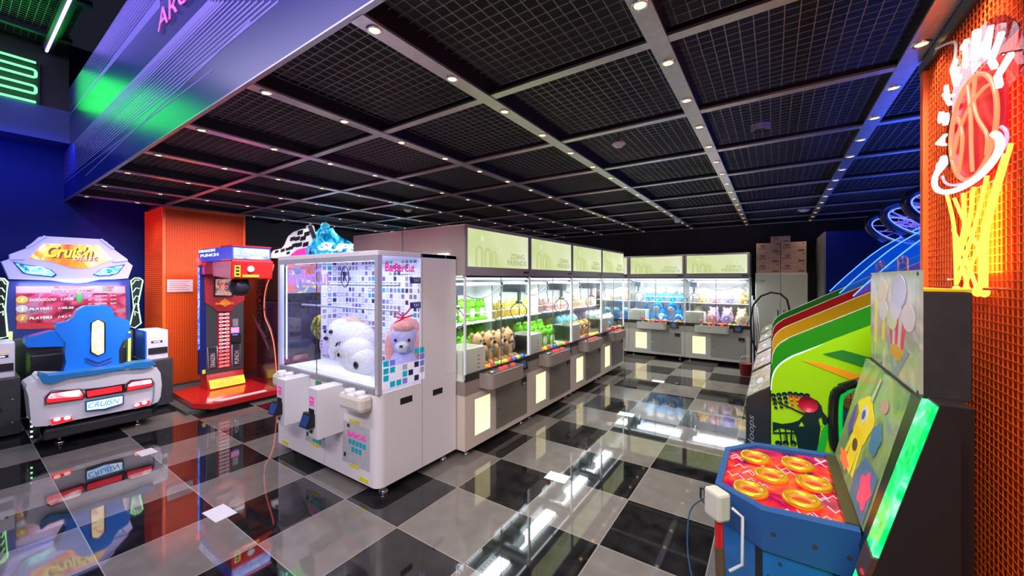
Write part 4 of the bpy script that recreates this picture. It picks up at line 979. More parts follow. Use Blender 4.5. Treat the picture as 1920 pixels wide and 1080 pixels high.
o0 = atX(*T(812, 668), XT+.0265); lettering("CRUISN", E('plate_ink', (.05,.25,.75), 1.2), o0, (0,1,-.02), (0,0,1), height=.05, width=.21, parent=np_, world=True, ext=.001, shear=.3)
for P, cs in (([(455,765),(665,728),(680,775),(470,828)], ((525,768),(620,755))), ([(1228,622),(1385,585),(1378,630),(1240,672)], ((1262,634),(1330,615)))):
    c_ = plate('fog_light', [T(*p) for p in P], XT+.02, .02, mShell, tb, .004)
    cx_ = sum(p[0] for p in P)/4; cy_ = sum(p[1] for p in P)/4
    plate('red_lens', [T(cx_+(p[0]-cx_)*.93, cy_+(p[1]-cy_)*.8) for p in P], XT+.026, .01, mTR, c_)
    for q in cs: MB().ball(atX(*T(*q), XT+.028), (.01,.022,.016)).build('bulb_glow', E('bulb_pink', (1,.45,.4), 3), c_, True)
plate('spoiler', [T(*p) for p in ((372,350),(450,368),(640,345),(780,325),(1130,285),(1230,250),(1425,230),(1435,262),(1340,300),(1120,305),(880,355),(640,385),(460,445),(385,430),(365,385))], XT+.03, .18, M('spoiler_blue', (.02,.22,.55), .3, coat=.3), rc, .015)
MB().box(-5.66,-5.32,.50,1.22,.07,.17).build('rear_plinth', M('charcoal_plinth', (.03,.032,.038), .45), rc, True, .02)
for y in (.46, 1.24): MB().cyl((-5.5,y-.02,.24),(-5.5,y+.02,.24),.17,n=28).build('wheel_disc', mRubber, rc, True)
for k in range(14): MB().box(-5.34,-5.32,.425,.437,.13+.022*k,.14+.022*k).build('wheel_glint', mGN, rc, True) if k % 2 == 0 else None
for y in (.60, 1.12): MB().cyl((-5.42,y,.01),(-5.42,y,.075),.012,n=8).lathe([(.001,.03),(.022,.028),(.034,.01),(.034,0),(.001,0)], (-5.42,y,0), 14).build('levelling_foot', mChrome, rc, True)
rl = bpy.data.lights.new('tail_glow', 'AREA'); 
area('header_glow', (-6.72, .87, 1.42), (0, math.radians(60), 0), .1, .8, 5, (.35,.45,1))
# ticket cabinets with coin units
def sidecab(label, y0, y1, xf, xb=-6.5):
    t = thing('coin_cabinet', label, 'coin cabinet', ((xf+xb)/2, (y0+y1)/2, 0), 0, 'coin cabinets beside the racing game')
    b_ = box('cabinet_body', xb, xf, y0, y1, .02, .56, mDark, t, True, .006)
    box('yellow_switch', xf, xf+.008, y0+.06*(y1-y0)/.25, y0+.10, .43, .47, M('switch_yellow', (.6,.55,.02), .4, em=(.8,.75,.05), es=.3), b_, True)
    for z in (.36, .14): MB().cyl((xf, y1-.05, z), (xf+.006, y1-.05, z), .008, n=8).build('screw', mChrome, b_, True)
    box('ticket_slot', xf, xf+.004, y0+.06, y0+.12, .25, .29, mBlack, b_, True)
    cu = box('coin_unit', xb+.1, xf-.05, y0+.02, y1-.03, .56, .90, M('coin_unit_white', (.62,.60,.68), .35), t, True, .01)
    box('side_cover', xb+.1, xf-.052, y0+.008, y0+.02, .56, .90, mBlue, cu, True)
    X = xf-.05
    lettering('CREDIT', M('amber_ink', (.8,.45,.02), .4, em=(1,.6,.05), es=.5), (X+.001, y0+.06, .80), (0,1,0), (0,0,1), height=.02, width=.11, parent=cu, world=True, ext=.001)
    box('display', X, X+.003, y0+.06, y0+.16, .755, .78, mBlack, cu, True); box('display_digits', X+.003, X+.004, y0+.08, y0+.14, .762, .773, E('digit_white', (.6,.75,1), 2), cu, True)
    box('note_slot', X, X+.012, y0+.035, y1-.04, .63, .70, mBlack, cu, True)
    return t
sidecab('black coin cabinet with white unit on top, between racing game and orange column', 1.30, 1.545, -5.95)
sidecab('black coin cabinet cut by the left edge of the view, left of the racing game', .19, .42, -6.0)

# ================================================================ boxing machine
pm = thing('punch_machine', 'red boxing arcade machine with hanging punch ball in front of the orange column', 'arcade machine', (-5.8, 2.05, 0))
pf = [(-6.2,1.60),(-5.42,1.575),(-5.2,1.69),(-5.2,2.45),(-5.35,2.62),(-6.4,2.62)]
MB().prism([(x,y,.045) for x, y in pf], (0,0,.055)).build('platform', mRed, pm, True, .008, fix=True)
MB().prism([(-6.1,1.66,.0),(-5.45,1.64,.0),(-5.27,1.73,.0),(-5.27,2.40,.0),(-6.3,2.5,.0)][:5], (0,0,.045)).build('platform_base', mDark, pm, True, fix=True)
MB().prism([(-5.33,1.74,.10),(-5.25,1.80,.10),(-5.25,2.28,.10),(-5.33,2.28,.10)], (0,0,.004)).build('foot_strip', M('white_strip', (.72,.68,.72), .35), pm, True, fix=True)
bx_, by0, by1 = -5.95, 1.83, 2.29
MB().hexa([(bx_+.04,by0+.05,.10),(bx_+.04,by1,.10),(-6.2,by1,.10),(-6.2,by0+.05,.10),(bx_-.03,by0+.05,.30),(bx_-.03,by1,.30),(-6.2,by1,.30),(-6.2,by0+.05,.30)]).build('kick_plate', mRed, pm, True, fix=True)
w_ = MB().hexa([(bx_+.085,by0+.06,.115),(bx_+.085,by1-.01,.115),(bx_+.07,by1-.01,.115),(bx_+.07,by0+.06,.115),(bx_+.03,by0+.06,.215),(bx_+.03,by1-.01,.215),(bx_+.015,by1-.01,.215),(bx_+.015,by0+.06,.215)]).build('warning_plate', M('warning_yellow', (.85,.60,.01), .4, em=(1,.7,.02), es=.25), pm, True, fix=True)
lettering('WARNING', mBlack, (bx_+.042, by0+.17, .192), (0,1,0), (-.5,0,1), height=.016, width=.16, parent=w_, world=True, ext=.001)
for k in range(3): lettering('HIT THE BALL ONLY WITH FIST', mBlack, (bx_+.078-.014*k*.8, by0+.10, .135+.018*k), (0,1,0), (-.5,0,1), height=.008, width=.29, parent=w_, world=True, ext=.001)
box('body', -6.2, bx_, by0+.04, by1, .30, 1.66, M('graphite_panel', (.05,.05,.055), .35), pm, True, .006)
mDR = M('crimson_panel', (.42,.02,.035), .25, coat=.3)
def pY(pts_, X, th, nm, mat, par=pm, bev=0): return plate(nm, pts_, X, th, mat, par, bev)
D = lambda x, y: c1(x, y, 6, 360, 440)
pY([D(*p) for p in ((140,430),(590,430),(590,740),(480,800),(440,860),(290,865),(240,820),(150,765))], bx_+.02, .03, 'upper_panel', mDR, pm, .008)
scn = pY([D(*p) for p in ((255,485),(460,488),(468,700),(245,700))], bx_+.03, .012, 'screen_frame', mBlack, pm, .004)
pY([D(*p) for p in ((268,498),(450,500),(455,640),(440,685),(262,680))], bx_+.033, .004, 'screen', ramp_emit('punch_screen', [(.02,.02,.02),(.12,.10,.10),(.35,.30,.28),(.6,.08,.06)], .9, 9), scn)
for t_, x, y, h, w2 in (('HIT', 310, 540, .035, .07), ('PUNCH', 280, 610, .045, .14), ('6', 350, 670, .03, .025)):
    q = atX(*D(x, y), bx_+.036); lettering(t_, E('screen_red_glow', (1,.12,.1), 1.6), q, (0,1,0), (0,0,1), height=h, width=w2, parent=scn, world=True, ext=.001, bold=.02)
q = atX(*D(265, 790), bx_+.023); lettering('DRAGON PUNCH', M('orange_emblem', (.9,.3,.02), .4, em=(1,.35,.02), es=.5), q, (0,1,0), (0,0,1), height=.028, width=.20, parent=pm, world=True, ext=.002)
for k in range(-2, 3): q = atX(*D(370+22*k, 765), bx_+.022); MB().box(q[0], q[0]+.004, q[1]-.006, q[1]+.006, q[2]-.05+.012*abs(k), q[2]+.05-.014*abs(k)).build('emblem_bar', MATS['orange_emblem'], pm, True)
# power meter
q0 = atX(*D(305, 890), bx_+.003); q1 = atX(*D(415, 890), bx_+.003); zt = q0[2]; zb = atX(*c1(365, 650, 6, 360, 580), bx_+.003)[2]
pmx = MB().box(bx_, bx_+.006, q0[1]-.02, q1[1]+.02, zb-.01, zt+.01).build('power_meter', M('meter_red', (.35,.01,.02), .3), pm, True)
for k in range(15):
    z = zb+.02+(zt-zb-.03)*k/14; mm = E('meter_white', (.85,.85,.95), 1.3) if k > 4 else E('meter_pink', (1,.35,.38), 1.4)
    y0, y1 = q0[1], q1[1]; g = MB(); n_ = 20; ym = (y0+y1)/2; hw = (y1-y0)/2
    g.tube([(bx_+.008, ym+hw*math.sin(a), z+.011*math.sin(2*a)) for a in [2*PI*j/n_ for j in range(n_)]], .0042, 5, closed=True)
    g.build('meter_lamp', mm, pmx, True)
def D2(x, y): return c1(x, y, 6, 360, 580)
for P, tt in ((((175,430),(285,420),(285,660),(185,670)), 'DRAGON'), (((450,400),(543,380),(540,620),(452,632)), 'PUNCH')):
    pl_ = pY([D2(*p) for p in P], bx_+.006, .006, 'info_plate', M('info_plate_dark', (.03,.03,.04), .35), pm, .002)
    pr_ = [atX(*D2(*p), bx_+.008) for p in P]; MB().tube(pr_, .004, 5, closed=True).build('plate_rim', M('silver_rim', (.6,.6,.62), .3, .6), pl_, True)
    a = atX(*D2(P[3][0]+75, P[3][1]-25), bx_+.008); lettering(tt, M('plate_print', (.6,.45,.5), .4, em=(.5,.35,.4), es=.3), a, (0,0,1), (0,-1,0), height=.05, width=.17, parent=pl_, world=True, ext=.001)
pY([D2(*p) for p in ((440,205),(530,200),(530,260),(442,268))], bx_+.008, .008, 'price_label', M('pink_label', (.75,.3,.6), .4, em=(1,.4,.8), es=.4), pm)
pY([D2(*p) for p in ((458,110),(520,105),(520,190),(460,192))], bx_+.008, .008, 'selector_plate', M('pewter', (.4,.38,.38), .3, .5), pm)
cr_ = pY([D2(*p) for p in ((450,275),(555,275),(555,370),(452,375))], bx_+.03, .03, 'card_reader', mBlack, pm, .004)
pY([D2(*p) for p in ((455,280),(515,280),(515,292),(455,292))], bx_+.033, .004, 'reader_lights', mScr, cr_)
box('yellow_latch', bx_, bx_+.01, by0, by0+.03, .31, .36, MATS['switch_yellow'], pm, True)
# overhead arm, light box and punch ball
hx_, hy0, hy1 = -4.98, 1.80, 2.20
ar = box('overhead_arm', -5.97, hx_-.02, hy0+.02, hy1-.02, 1.56, 1.72, mRed, pm, True, .01)
mLBx = M('lightbox_blue_side', (.02,.04,.30), .3, em=(.03,.06,.8), es=.5)
lb_ = box('light_box', -5.97, hx_, hy0, hy1, 1.72, 1.875, mLBx, pm, True, .004)
box('light_face', hx_, hx_+.004, hy0+.015, hy1-.015, 1.735, 1.855, ramp_emit('header_blue_print', [(.05,.08,.35),(.15,.22,.6),(.25,.32,.7)], .6, 12), lb_, True)
lettering('DRAGON PUNCH', E('header_letter_white', (.8,.85,1), 1.0), (hx_+.006, hy0+.03, 1.765), (0,1,0), (0,0,1), height=.05, width=.335, parent=lb_, world=True, ext=.002, bold=.02)
lettering('DRAGON', E('side_letter_white', (.55,.65,1), 1.6), (-5.95, hy0-.003, 1.83), (1,0,0), (0,0,1), height=.035, width=.5, parent=lb_, world=True, ext=.002, bold=.03)
lettering('PUNCH', MATS['side_letter_white'], (-5.9, hy0-.003, 1.775), (1,0,0), (0,0,1), height=.035, width=.55, parent=lb_, world=True, ext=.002, bold=.03)
g = MB()
for (y0_, y1_, z0_, z1_) in ((hy0-.004, hy1+.004, 1.872, 1.885), (hy0-.004, hy1+.004, 1.718, 1.73)): g.box(hx_-.3, hx_+.01, y0_, y1_, z0_, z1_)
g.build('light_box_trim', mRed, lb_, True)
hd = MB().hexa([(-5.5,hy0-.01,1.535),(hx_+.0,hy0-.01,1.50),(hx_+.0,hy1+.02,1.50),(-5.5,hy1+.02,1.535),(-5.5,hy0-.01,1.715),(hx_+.03,hy0-.01,1.715),(hx_+.03,hy1+.02,1.715),(-5.5,hy1+.02,1.715)]).build('ball_housing', M('housing_red', (.45,.01,.012), .25, coat=.4), pm, True, .012)
MB().cyl((hx_+.012,1.98,1.62),(hx_+.03,1.98,1.622),.035,n=20).build('white_lamp', E('housing_lamp', (.75,.7,.75), 1.2), hd, True)
box('warning_strip', hx_+.012, hx_+.022, hy0+.02, hy0+.075, 1.53, 1.70, MATS['warning_yellow'], hd, True); box('amber_strip', hx_+.008, hx_+.018, 1.90, 2.07, 1.525, 1.555, MATS['orange_emblem'], hd, True)
for k in range(4): box('strip_mark', hx_+.022, hx_+.024, hy0+.03, hy0+.065, 1.545+.038*k, 1.57+.038*k, mBlack, hd, True)
MB().cyl((-5.12,1.93,1.48),(-5.12,1.93,1.55),.018).lathe([(.001,-.125),(.05,-.115),(.095,-.07),(.11,-.01),(.10,.04),(.06,.09),(.02,.11),(.001,.11)], (-5.12,1.93,1.43), 24).build('punch_ball', M('black_leather_ball', (.02,.02,.03), .3), pm, True)
# side shields with light edge
sr = [(-6.6,.10),(-5.32,.10),(-5.33,.25),(-5.40,.62),(-5.50,.82),(-5.66,1.0),(-5.68,1.2),(-5.62,1.4),(-5.45,1.62),(-5.42,1.70),(-6.6,1.70)]
sh_ = MB().prism([(x,2.42,z) for x, z in sr], (0,.03,0)).build('side_shield', M('black_red_shield', (.03,.008,.012), .2, coat=.4), pm, True, fix=True)
e_ = [(x+.008,2.425,z) for x, z in sr[1:10]]
def smooth(P, n=4):
    out = []
    for i in range(len(P)-1):
        p0, p1, p2, p3 = [Vector(P[max(0, min(len(P)-1, i+j))]) for j in (-1,0,1,2)]
        for k in range(n):
            t = k/n; out.append(.5*((2*p1)+(p2-p0)*t+(2*p0-5*p1+4*p2-p3)*t*t+(3*p1-p0-3*p2+p3)*t**3))
    return out+[Vector(P[-1])]
MB().tube(smooth(e_), .006, 6).build('edge_light', E('coral_edge_light', (1,.14,.07), 2), sh_, True)
lettering('DRAGON', M('shield_print', (.14,.03,.05), .4), (-5.86, 2.417, 1.42), (0,0,-1), (1,0,0), height=.12, width=.55, parent=sh_, world=True, ext=.001)
for k in range(4): MB().tube([(-6.0+.05*k, 2.416, 1.0-.05*k), (-5.6+.03*k, 2.416, .72-.05*k)], .006, 5).build('shield_slash', MATS['shield_print'], sh_, True)
MB().box(-6.0,-5.955,1.80,1.87,.30,1.68).build('left_side_panel', M('blue_edge_panel', (.01,.015,.12), .3), pm, True)
MB().tube([(-5.965,1.80,.62),(-5.965,1.80,1.66)], .012, 6).build('blue_side_light', ramp_emit('blue_sparkle', [(.0,.01,.15),(.03,.08,.7),(.4,.6,1)], 1.8, 60), pm, True)
MB().ball((-5.96,1.79,1.72), (.02,.02,.05)).build('red_corner_lamp', E('red_corner', (1,.05,.05), 2.5), pm, True)

# ================================================================ motorbike racing games behind
XB = -6.2
Bk = lambda x, y: c1(x, y, 8.348, 490, 400)
def bike(yoff, label, full=True):
    t = thing('motorbike_game', label, 'arcade machine', (-6.6, 3.5+yoff, 0), 0, 'motorbike games by the left wall')
    def pl2(nm, P, X, th, mat, par=t, bev=0):
        A = [atX(*Bk(*p), X) for p in P]; A = [(x, y+yoff, z) for x, y, z in A]
        return MB().prism(A, (-th,0,0)).build(nm, mat, par, True, bev, fix=True)
    fl = pl2('flag_board', [(170,700),(180,620),(215,575),(340,550),(385,490),(440,360),(520,290),(640,245),(720,235),(725,190),(780,175),(825,200),(870,400),(900,700)], XB, .05, M('flag_white_print', (.75,.72,.8), .4, em=(.7,.7,.85), es=.35), t, .006)
    mK = M('flag_black_print', (.01,.01,.02), .4)
    for a in ((240,600,40),(335,580,45),(410,560,40),(420,620,38),(465,540,50),(520,500,55),(490,400,55),(565,395,55),(595,490,60),(610,300,60),(655,390,62),(695,485,62),(715,320,62)):
        x, y, s_ = a; s_ *= 1.0; pl2('check', [(x-s_*.75,y+s_*.75),(x+s_*.65,y+s_*.35),(x+s_*.75,y-s_*.75),(x-s_*.65,y-s_*.35)], XB+.004, .003, mK, fl)
    pl2('flag_pole', [(740,190),(790,180),(860,370),(820,400)], XB+.03, .04, M('dark_steel', (.08,.08,.10), .3, .6), t, .01)
    pl2('magenta_panel', [(460,650),(560,570),(740,530),(720,700),(460,700)], XB+.008, .006, M('magenta_glow', (.8,.02,.3), .4, em=(1,.05,.35), es=.7), t)
    mTq = ramp_emit('turquoise_bike_print', [(.01,.04,.12),(.0,.18,.42),(.05,.45,.62),(.3,.75,.85)], .9, 8)
    pl2('bike_figure', [(740,650),(790,480),(810,400),(870,300),(940,230),(1000,170),(1060,210),(1080,260),(1120,225),(1160,300),(1260,380),(1400,450),(1440,480),(1440,620),(900,640)], XB+.02, .06, mTq, t, .01)
    q = atX(*Bk(1000,215), XB+.05); MB().ball((q[0],q[1]+yoff,q[2]), (.07,.075,.08)).build('rider_helmet', mTq, t, True)
    q = atX(*Bk(800,600), XB+.03); MB().tube([(q[0],q[1]+yoff+.09*math.cos(a),q[2]+.09*math.sin(a)) for a in [2*PI*k/20 for k in range(20)]], .02, 6, closed=True).build('front_wheel', M('wheel_blue_glow', (.0,.1,.4), .3, em=(.05,.4,1), es=.8), t, True)
    q = atX(*Bk(890,575), XB+.05); mSu = E('super_letter_white', (.95,.97,1), 1.7)
    lettering('SUPER', mSu, (q[0],q[1]+yoff,q[2]), (0,1,0), (0,0,1), height=.14, width=.86, parent=t, world=True, ext=.012, shear=.4, bold=.03)
    lettering('BIKES', mSu, (q[0],q[1]+yoff+.05,q[2]-.17), (0,1,0), (0,0,1), height=.13, width=.95, parent=t, world=True, ext=.012, shear=.4, bold=.03)
    y = 3.5+yoff
    MB().box(-7.0,-6.25,y-.62,y+.55,0,1.15).build('cabinet', M('bike_cab_purple', (.03,.02,.08), .35), t, True, .02)
    MB().box(-7.0,-6.3,y-.6,y+.5,1.15,2.0).build('monitor_housing', mBlack, t, True, .02)
    MB().box(-6.3,-6.29,y-.48,y+.4,1.28,1.82).build('screen', ramp_emit('bike_screen', [(.1,.02,.2),(.7,.15,.1),(.1,.2,.6),(.8,.6,.2)], .9, 4), t, True)
    MB().ball((-5.75,y-.15,.75),(.42,.13,.22),18,12).ball((-5.5,y-.15,.95),(.2,.12,.12)).build('ride_on_bike', ramp_emit('bike_yellow_print', [(.6,.5,.02),(.75,.65,.05),(.02,.02,.02),(.15,.6,.02)], .25, 9), t, True)
    MB().box(-6.1,-5.3,y-.35,y+.05,.0,.12).build('bike_base', mDark, t, True, .02)
    MB().cyl((-5.7,y-.15,.12),(-5.7,y-.15,.6),.06).build('bike_post', mDark, t, True)
    return t
bike(0, 'motorbike game with checkered flag header board behind the white prize machine')
bike(1.38, 'second motorbike game, only its turquoise rider showing above the mauve machines')

# ================================================================ basketball games on the right
pal = [('lime',(.33,.72,.004)),('green',(.025,.36,.012)),('yellow',(1,.52,.008)),('red',(.62,.003,.012)),('dark green',(.02,.32,.015))]
mLine2 = E('white_edge_light', (.6,1,.9), 1.6)
bballs = []
def blue_shield_mat():
    m = M('blue_lit_acrylic', (.01,.08,.6), .1, em=(.0,.12,1), es=.5); m.node_tree.nodes['Principled BSDF'].inputs['Alpha'].default_value = .3; return m
def prof(x): return 1.03+.565*x
def bball(i):
    y = 2.65+.8*i; nm, c = pal[i]; XE = 2.0
    t = thing('basketball_game', '%s-sided basketball game, %s from the viewer in the row' % (nm, ORD[i]), 'arcade machine', (.9, y+.4, 0), 0, 'row of basketball games')
    mC = M('side_'+nm.replace(' ', '_'), c, .3, coat=.3)
    front = [(-.01,.0)]; crv = [(-.01,.86),(-.005,.93),(.012,.985),(.045,1.03),(.09,1.068)]
    top = crv+[(XE, prof(XE))]
    def P(pts_, yy=y): return [(a, yy, b_) for a, b_ in pts_]
    if i == 0:
        wl, wr, wz = .265, 1.25, .60
        wt = lambda x: .93+.52*(x-.265)
        g = MB()
        g.prism(P([(-.01,0),(wl,0),(wl,prof(wl)-.0),(.09,1.068)]+crv[::-1][1:]), (0,.03,0))
        g.prism(P([(wl,0),(wr,0),(wr,wz),(wl,wz)]), (0,.03,0)); g.prism(P([(wl,wt(wl)),(wr,wt(wr)),(wr,prof(wr)),(wl,prof(wl))]), (0,.03,0)); g.prism(P([(wr,0),(XE,0),(XE,prof(XE)),(wr,prof(wr))]), (0,.03,0))
        sp = g.build('side_panel', mC, t, True, fix=True)
        fr = smooth([(wl+.02,y-.01,wz),(wl,y-.01,wz+.04),(wl,y-.01,wt(wl)-.06),(wl+.035,y-.01,wt(wl)+.0),(wl+.10,y-.01,wt(wl+.10)-.01),(wr,y-.01,wt(wr))])
        MB().tube(fr, .022, 8).build('window_frame', M('frame_black_gloss', (.01,.015,.012), .15), t, True)
        MB().tube([(p.x+.03,p.y+.022,p.z-.012) for p in fr], .012, 6).build('window_glow', M('green_glow_trim', (.0,.3,.02), .3, em=(.0,.8,.1), es=.5), t, True)
        g = MB()
        for k in range(20): x = wl+.02+k*.05; g.box(x-.0015,x+.0015,y+.016,y+.019,wz,wt(x))
        for k in range(16):
            z = wz+.02+k*.05; xs = max(wl, wl+(z-.93)/.52)
            if xs < wr: g.box(xs,wr,y+.016,y+.019,z-.0015,z+.0015)
        g.build('cage_net', M('black_wire', (.02,.02,.02), .4), t, True)
        
        MB().prism(P([(.13,1.055),(.22,1.05),(.62,.94),(.62,.87)][:4], y-.003), (0,.003,0)).build('orange_stripe', M('orange_print', (.85,.35,.01), .35), sp, True, fix=True)
        MB().prism(P([(.22,1.10),(.30,1.13),(.70,1.03),(.70,.95)], y-.003), (0,.003,0)).build('green_stripe', M('green_print', (.02,.22,.03), .35), sp, True, fix=True)
        # silhouette player print
        G = lambda x, y_: c1(x, y_, 4.908, 1400, 680)
        def pr(pp, nm_, mat, dy=.004): A = [atY(*G(*p), y-dy) for p in pp]; return MB().prism(A, (0,.002,0)).build(nm_, mat, sp, True, fix=True)
        mSil = M('silhouette_print', (.004,.022,.022), .35)
        pr([(480,530),(540,470),(520,440),(560,420),(600,330),(650,350),(690,400),(700,450),(740,500),(760,540),(750,600),(700,560),(690,500),(660,520),(680,600),(650,830),(480,830),(455,690),(430,625),(300,600),(240,640),(238,545),(330,565),(430,550)], 'player_silhouette', mSil)
        pr([(235,345),(245,340),(540,470),(530,485)], 'court_line', mSil, .0045)
        for k in range(3): pr([(285+60*k,560),(300+60*k,560),(330+45*k,760),(318+45*k,760)], 'court_line', mSil, .0047)
        pr([(240,640),(470,640),(470,655),(240,655)], 'court_line', mSil, .0048)
        for px_ in ((505,545,25),(700,590,22),(690,560,14)): pr([(px_[0],px_[1]),(px_[0]+px_[2],px_[1]+px_[2]*1.6),(px_[0]-px_[2],px_[1]+px_[2]*1.6)], 'light_patch', mC, .0055)
        for k in range(4): pr([(340+30*k,660),(346+30*k,660),(356+26*k,740),(350+26*k,740)], 'net_line', mSil, .0049)
        pr([(640,830),(700,600),(745,560),(765,590),(715,830)], 'arm_glow', M('arm_green_print', (.01,.45,.03), .35), .0057)
        q = atY(*G(565,385), y-.006); MB().lathe([(.001,0),(.042,0),(.043,.003)], q, 20, R=Matrix.Rotation(PI/2, 3, 'X')).build('red_ball_print', M('red_ball_print', (.5,.01,.04), .35), sp, True)
        for r_ in range(4):
            for k in range(7-r_//2):
                q = atY(*G(245+52*k+8*r_, 285+38*r_-abs(k-3)*-6), y-.0035)
                MB().lathe([(.001,0),(.013-.0015*r_,0),(.013-.0015*r_,.0015)], q, 10, R=Matrix.Rotation(PI/2, 3, 'X')).build('halftone_dot', mSil if (k < 3 or r_ == 0) else M('orange_red_print', (.8,.12,.01), .4), sp, True)
        for k in range(6):
            q = atY(*G(290+70*(k%3), 740+45*(k//3)), y-.0055); MB().lathe([(.001,0),(.015,0),(.015,.0015)], q, 10, R=Matrix.Rotation(PI/2, 3, 'X')).build('halftone_dot', mC if k > 2 else mSil, sp, True)
    else:
        MB().prism(P([(-.01,0)]+top+[(XE,0)]), (0,.03,0)).build('side_panel', mC, t, True, fix=True)
    e = smooth([(a, y+.012, b_+.006) for a, b_ in crv], 3)+[Vector((XE, y+.012, prof(XE)+.006))]
    MB().tube(e, .0032 if i == 0 else .0022, 6).build('edge_light', mLine2 if i < 1 else M('silver_edge_light', (.7,.7,.7), .3, em=(.8,.9,.85), es=.35), t, True)
    MB().prism([(.0,y+.03,.0),(.06,y+.03,.0),(.06,y+.03,.86),(.0,y+.03,.80)], (0,.77,0)).build('front_panel', mBlack, t, True, fix=True)
    tr_ = MB().prism([(-.135,y+.03,0),(-.01,y+.03,0),(-.01,y+.03,.88),(-.135,y+.03,.79)], (0,.74,0)).build('ball_tray', M('tray_charcoal', (.018,.022,.03), .35), t, True, .006, fix=True)
    MB().prism([(-.13,y+.05,.796),(-.015,y+.05,.879),(-.017,y+.05,.883),(-.132,y+.05,.80)], (0,.70,0)).build('tray_print', ramp_emit('tray_court_print', [(.02,.03,.02),(.22,.09,.03),(.16,.17,.03),(.4,.38,.32),(.08,.14,.04)], .12, 9), tr_, True, fix=True)
    MB().ball((-.07, y+.30, .85), (.022,.065,.01), rot=Matrix.Rotation(-.62, 3, 'Y')).build('lit_button', E('oval_white', (.8,.82,.85), .8), tr_, True)
    if i == 0: lettering('Hoops', M('silver_script', (.45,.45,.5), .3, .5), (-.085, y+.027, .50), (0,0,1), (-1,0,0), height=.04, width=.2, parent=tr_, world=True, ext=.001, shear=.3)
    # ramp floor, back board and hoop
    MB().prism([(.06,y+.03,.70),(XE,y+.03,.62),(XE,y+.03,.66),(.06,y+.03,.74)], (0,.74,0)).build('ball_ramp', M('ramp_blue', (.02,.05,.22), .35), t, True, fix=True)
    MB().box(XE-.05,XE,y+.03,y+.77,0,2.15).build('back_board', M('backboard_navy', (.02,.03,.15), .3, em=(.02,.06,.5), es=.3), t, True)
    hp = MB().tube([(XE-.30+.19*math.cos(a), y+.4+.19*math.sin(a), 1.72) for a in [2*PI*k/24 for k in range(24)]], .012, 6, closed=True).build('hoop_ring', mOr, t, True)
    g = MB()
    for k in range(12):
        a = 2*PI*k/12; b_ = a+.5; g.tube([(XE-.30+.19*math.cos(a), y+.4+.19*math.sin(a), 1.72), (XE-.30+.11*math.cos(b_), y+.4+.11*math.sin(b_), 1.45)], .003, 4)
    g.build('hoop_net', M('net_white', (.7,.7,.75), .6), hp, True)
    if i >= 2:
        # clear blue-lit shield and lighted canopy arch above the side
        sp_ = smooth([(.55,y+.01,prof(.55)+.02),(.72,y+.01,prof(.72)+.13),(1.0,y+.01,prof(1.0)+.26),(1.4,y+.01,prof(1.4)+.30)])
        MB().prism([tuple(p) for p in sp_]+[(1.4,y+.01,prof(1.4)+.01),(.55,y+.01,prof(.55)+.01)], (0,.006,0)).build('clear_shield', blue_shield_mat(), t, True, fix=True)
        MB().tube(sp_, .005, 5).build('shield_edge', E('blue_edge', (.1,.35,1), 2.0), t, True)
        cx_, cz_ = (1.28, 2.06)
        rot = -.38
        def el(a, ra, rb): u, v = ra*math.cos(a), rb*math.sin(a); return (cx_+u*math.cos(rot)-v*math.sin(rot), y+.40, cz_+u*math.sin(rot)+v*math.cos(rot))
        ca = MB().tube([el(2*PI*k/32, .36, .17) for k in range(32)], .035, 8, closed=True).build('canopy_arch', M('canopy_black', (.01,.01,.018), .2), t, True)
        MB().tube([el(2*PI*k/32, .32, .13) for k in range(32)], .007, 6, closed=True).build('canopy_light', E('canopy_blue', (.06,.12,1), 4), ca, True)
        g = MB(); random.seed(i)
        for k in range(14):
            a, b_ = random.uniform(0, 6.28), random.uniform(0, 6.28); g.tube([el(a, .31, .125), el((a+b_)/2, .12, .05), el(b_, .31, .125)], .003, 4)
        g.build('canopy_netting', E('canopy_violet', (.12,.1,.9), 2), ca, True)
        MB().cyl((cx_+.3,y+.4,cz_-.12),(XE-.02,y+.4,1.9),.02).build('canopy_arm', mBlack, ca, True)
    return t
for i in range(5): bball(i)
mBB = M('basketball_orange', (.55,.17,.04), .6, bump=.3, nscale=80)
bbp = None
for k, (x, z) in enumerate([(.42,.62),(.64,.62),(.86,.62),(1.08,.62)]):
    for r_ in range(2):
        n = k*2+r_
        yb = 2.65+.16+.24*r_; zz = .74-.04*(x-.06)/1.94+.105
        if bbp is None:
            bbp = thing('basketball', 'x', 'basketball', (0,0,0), 0, 'basketballs in the lime-sided game'); MB().ball((0,0,0), .105, 20, 14).build('ball_skin', mBB, bbp)
            MB().tube([(.1056*math.cos(a),.1056*math.sin(a),0) for a in [2*PI*j/28 for j in range(28)]], .002, 5, closed=True).tube([(.1056*math.cos(a),0,.1056*math.sin(a)) for a in [2*PI*j/28 for j in range(28)]], .002, 5, closed=True).build('seam', mBlack, bbp); o = bbp
        else: o = copy_tree(bbp)
        o.location = (x, yb, zz); o.rotation_euler = (n, .7*n, .3*n)
        o['label'] = 'orange basketball in the lime-sided game, %s from the front, %s row' % (ORD[k], ('near','far')[r_])

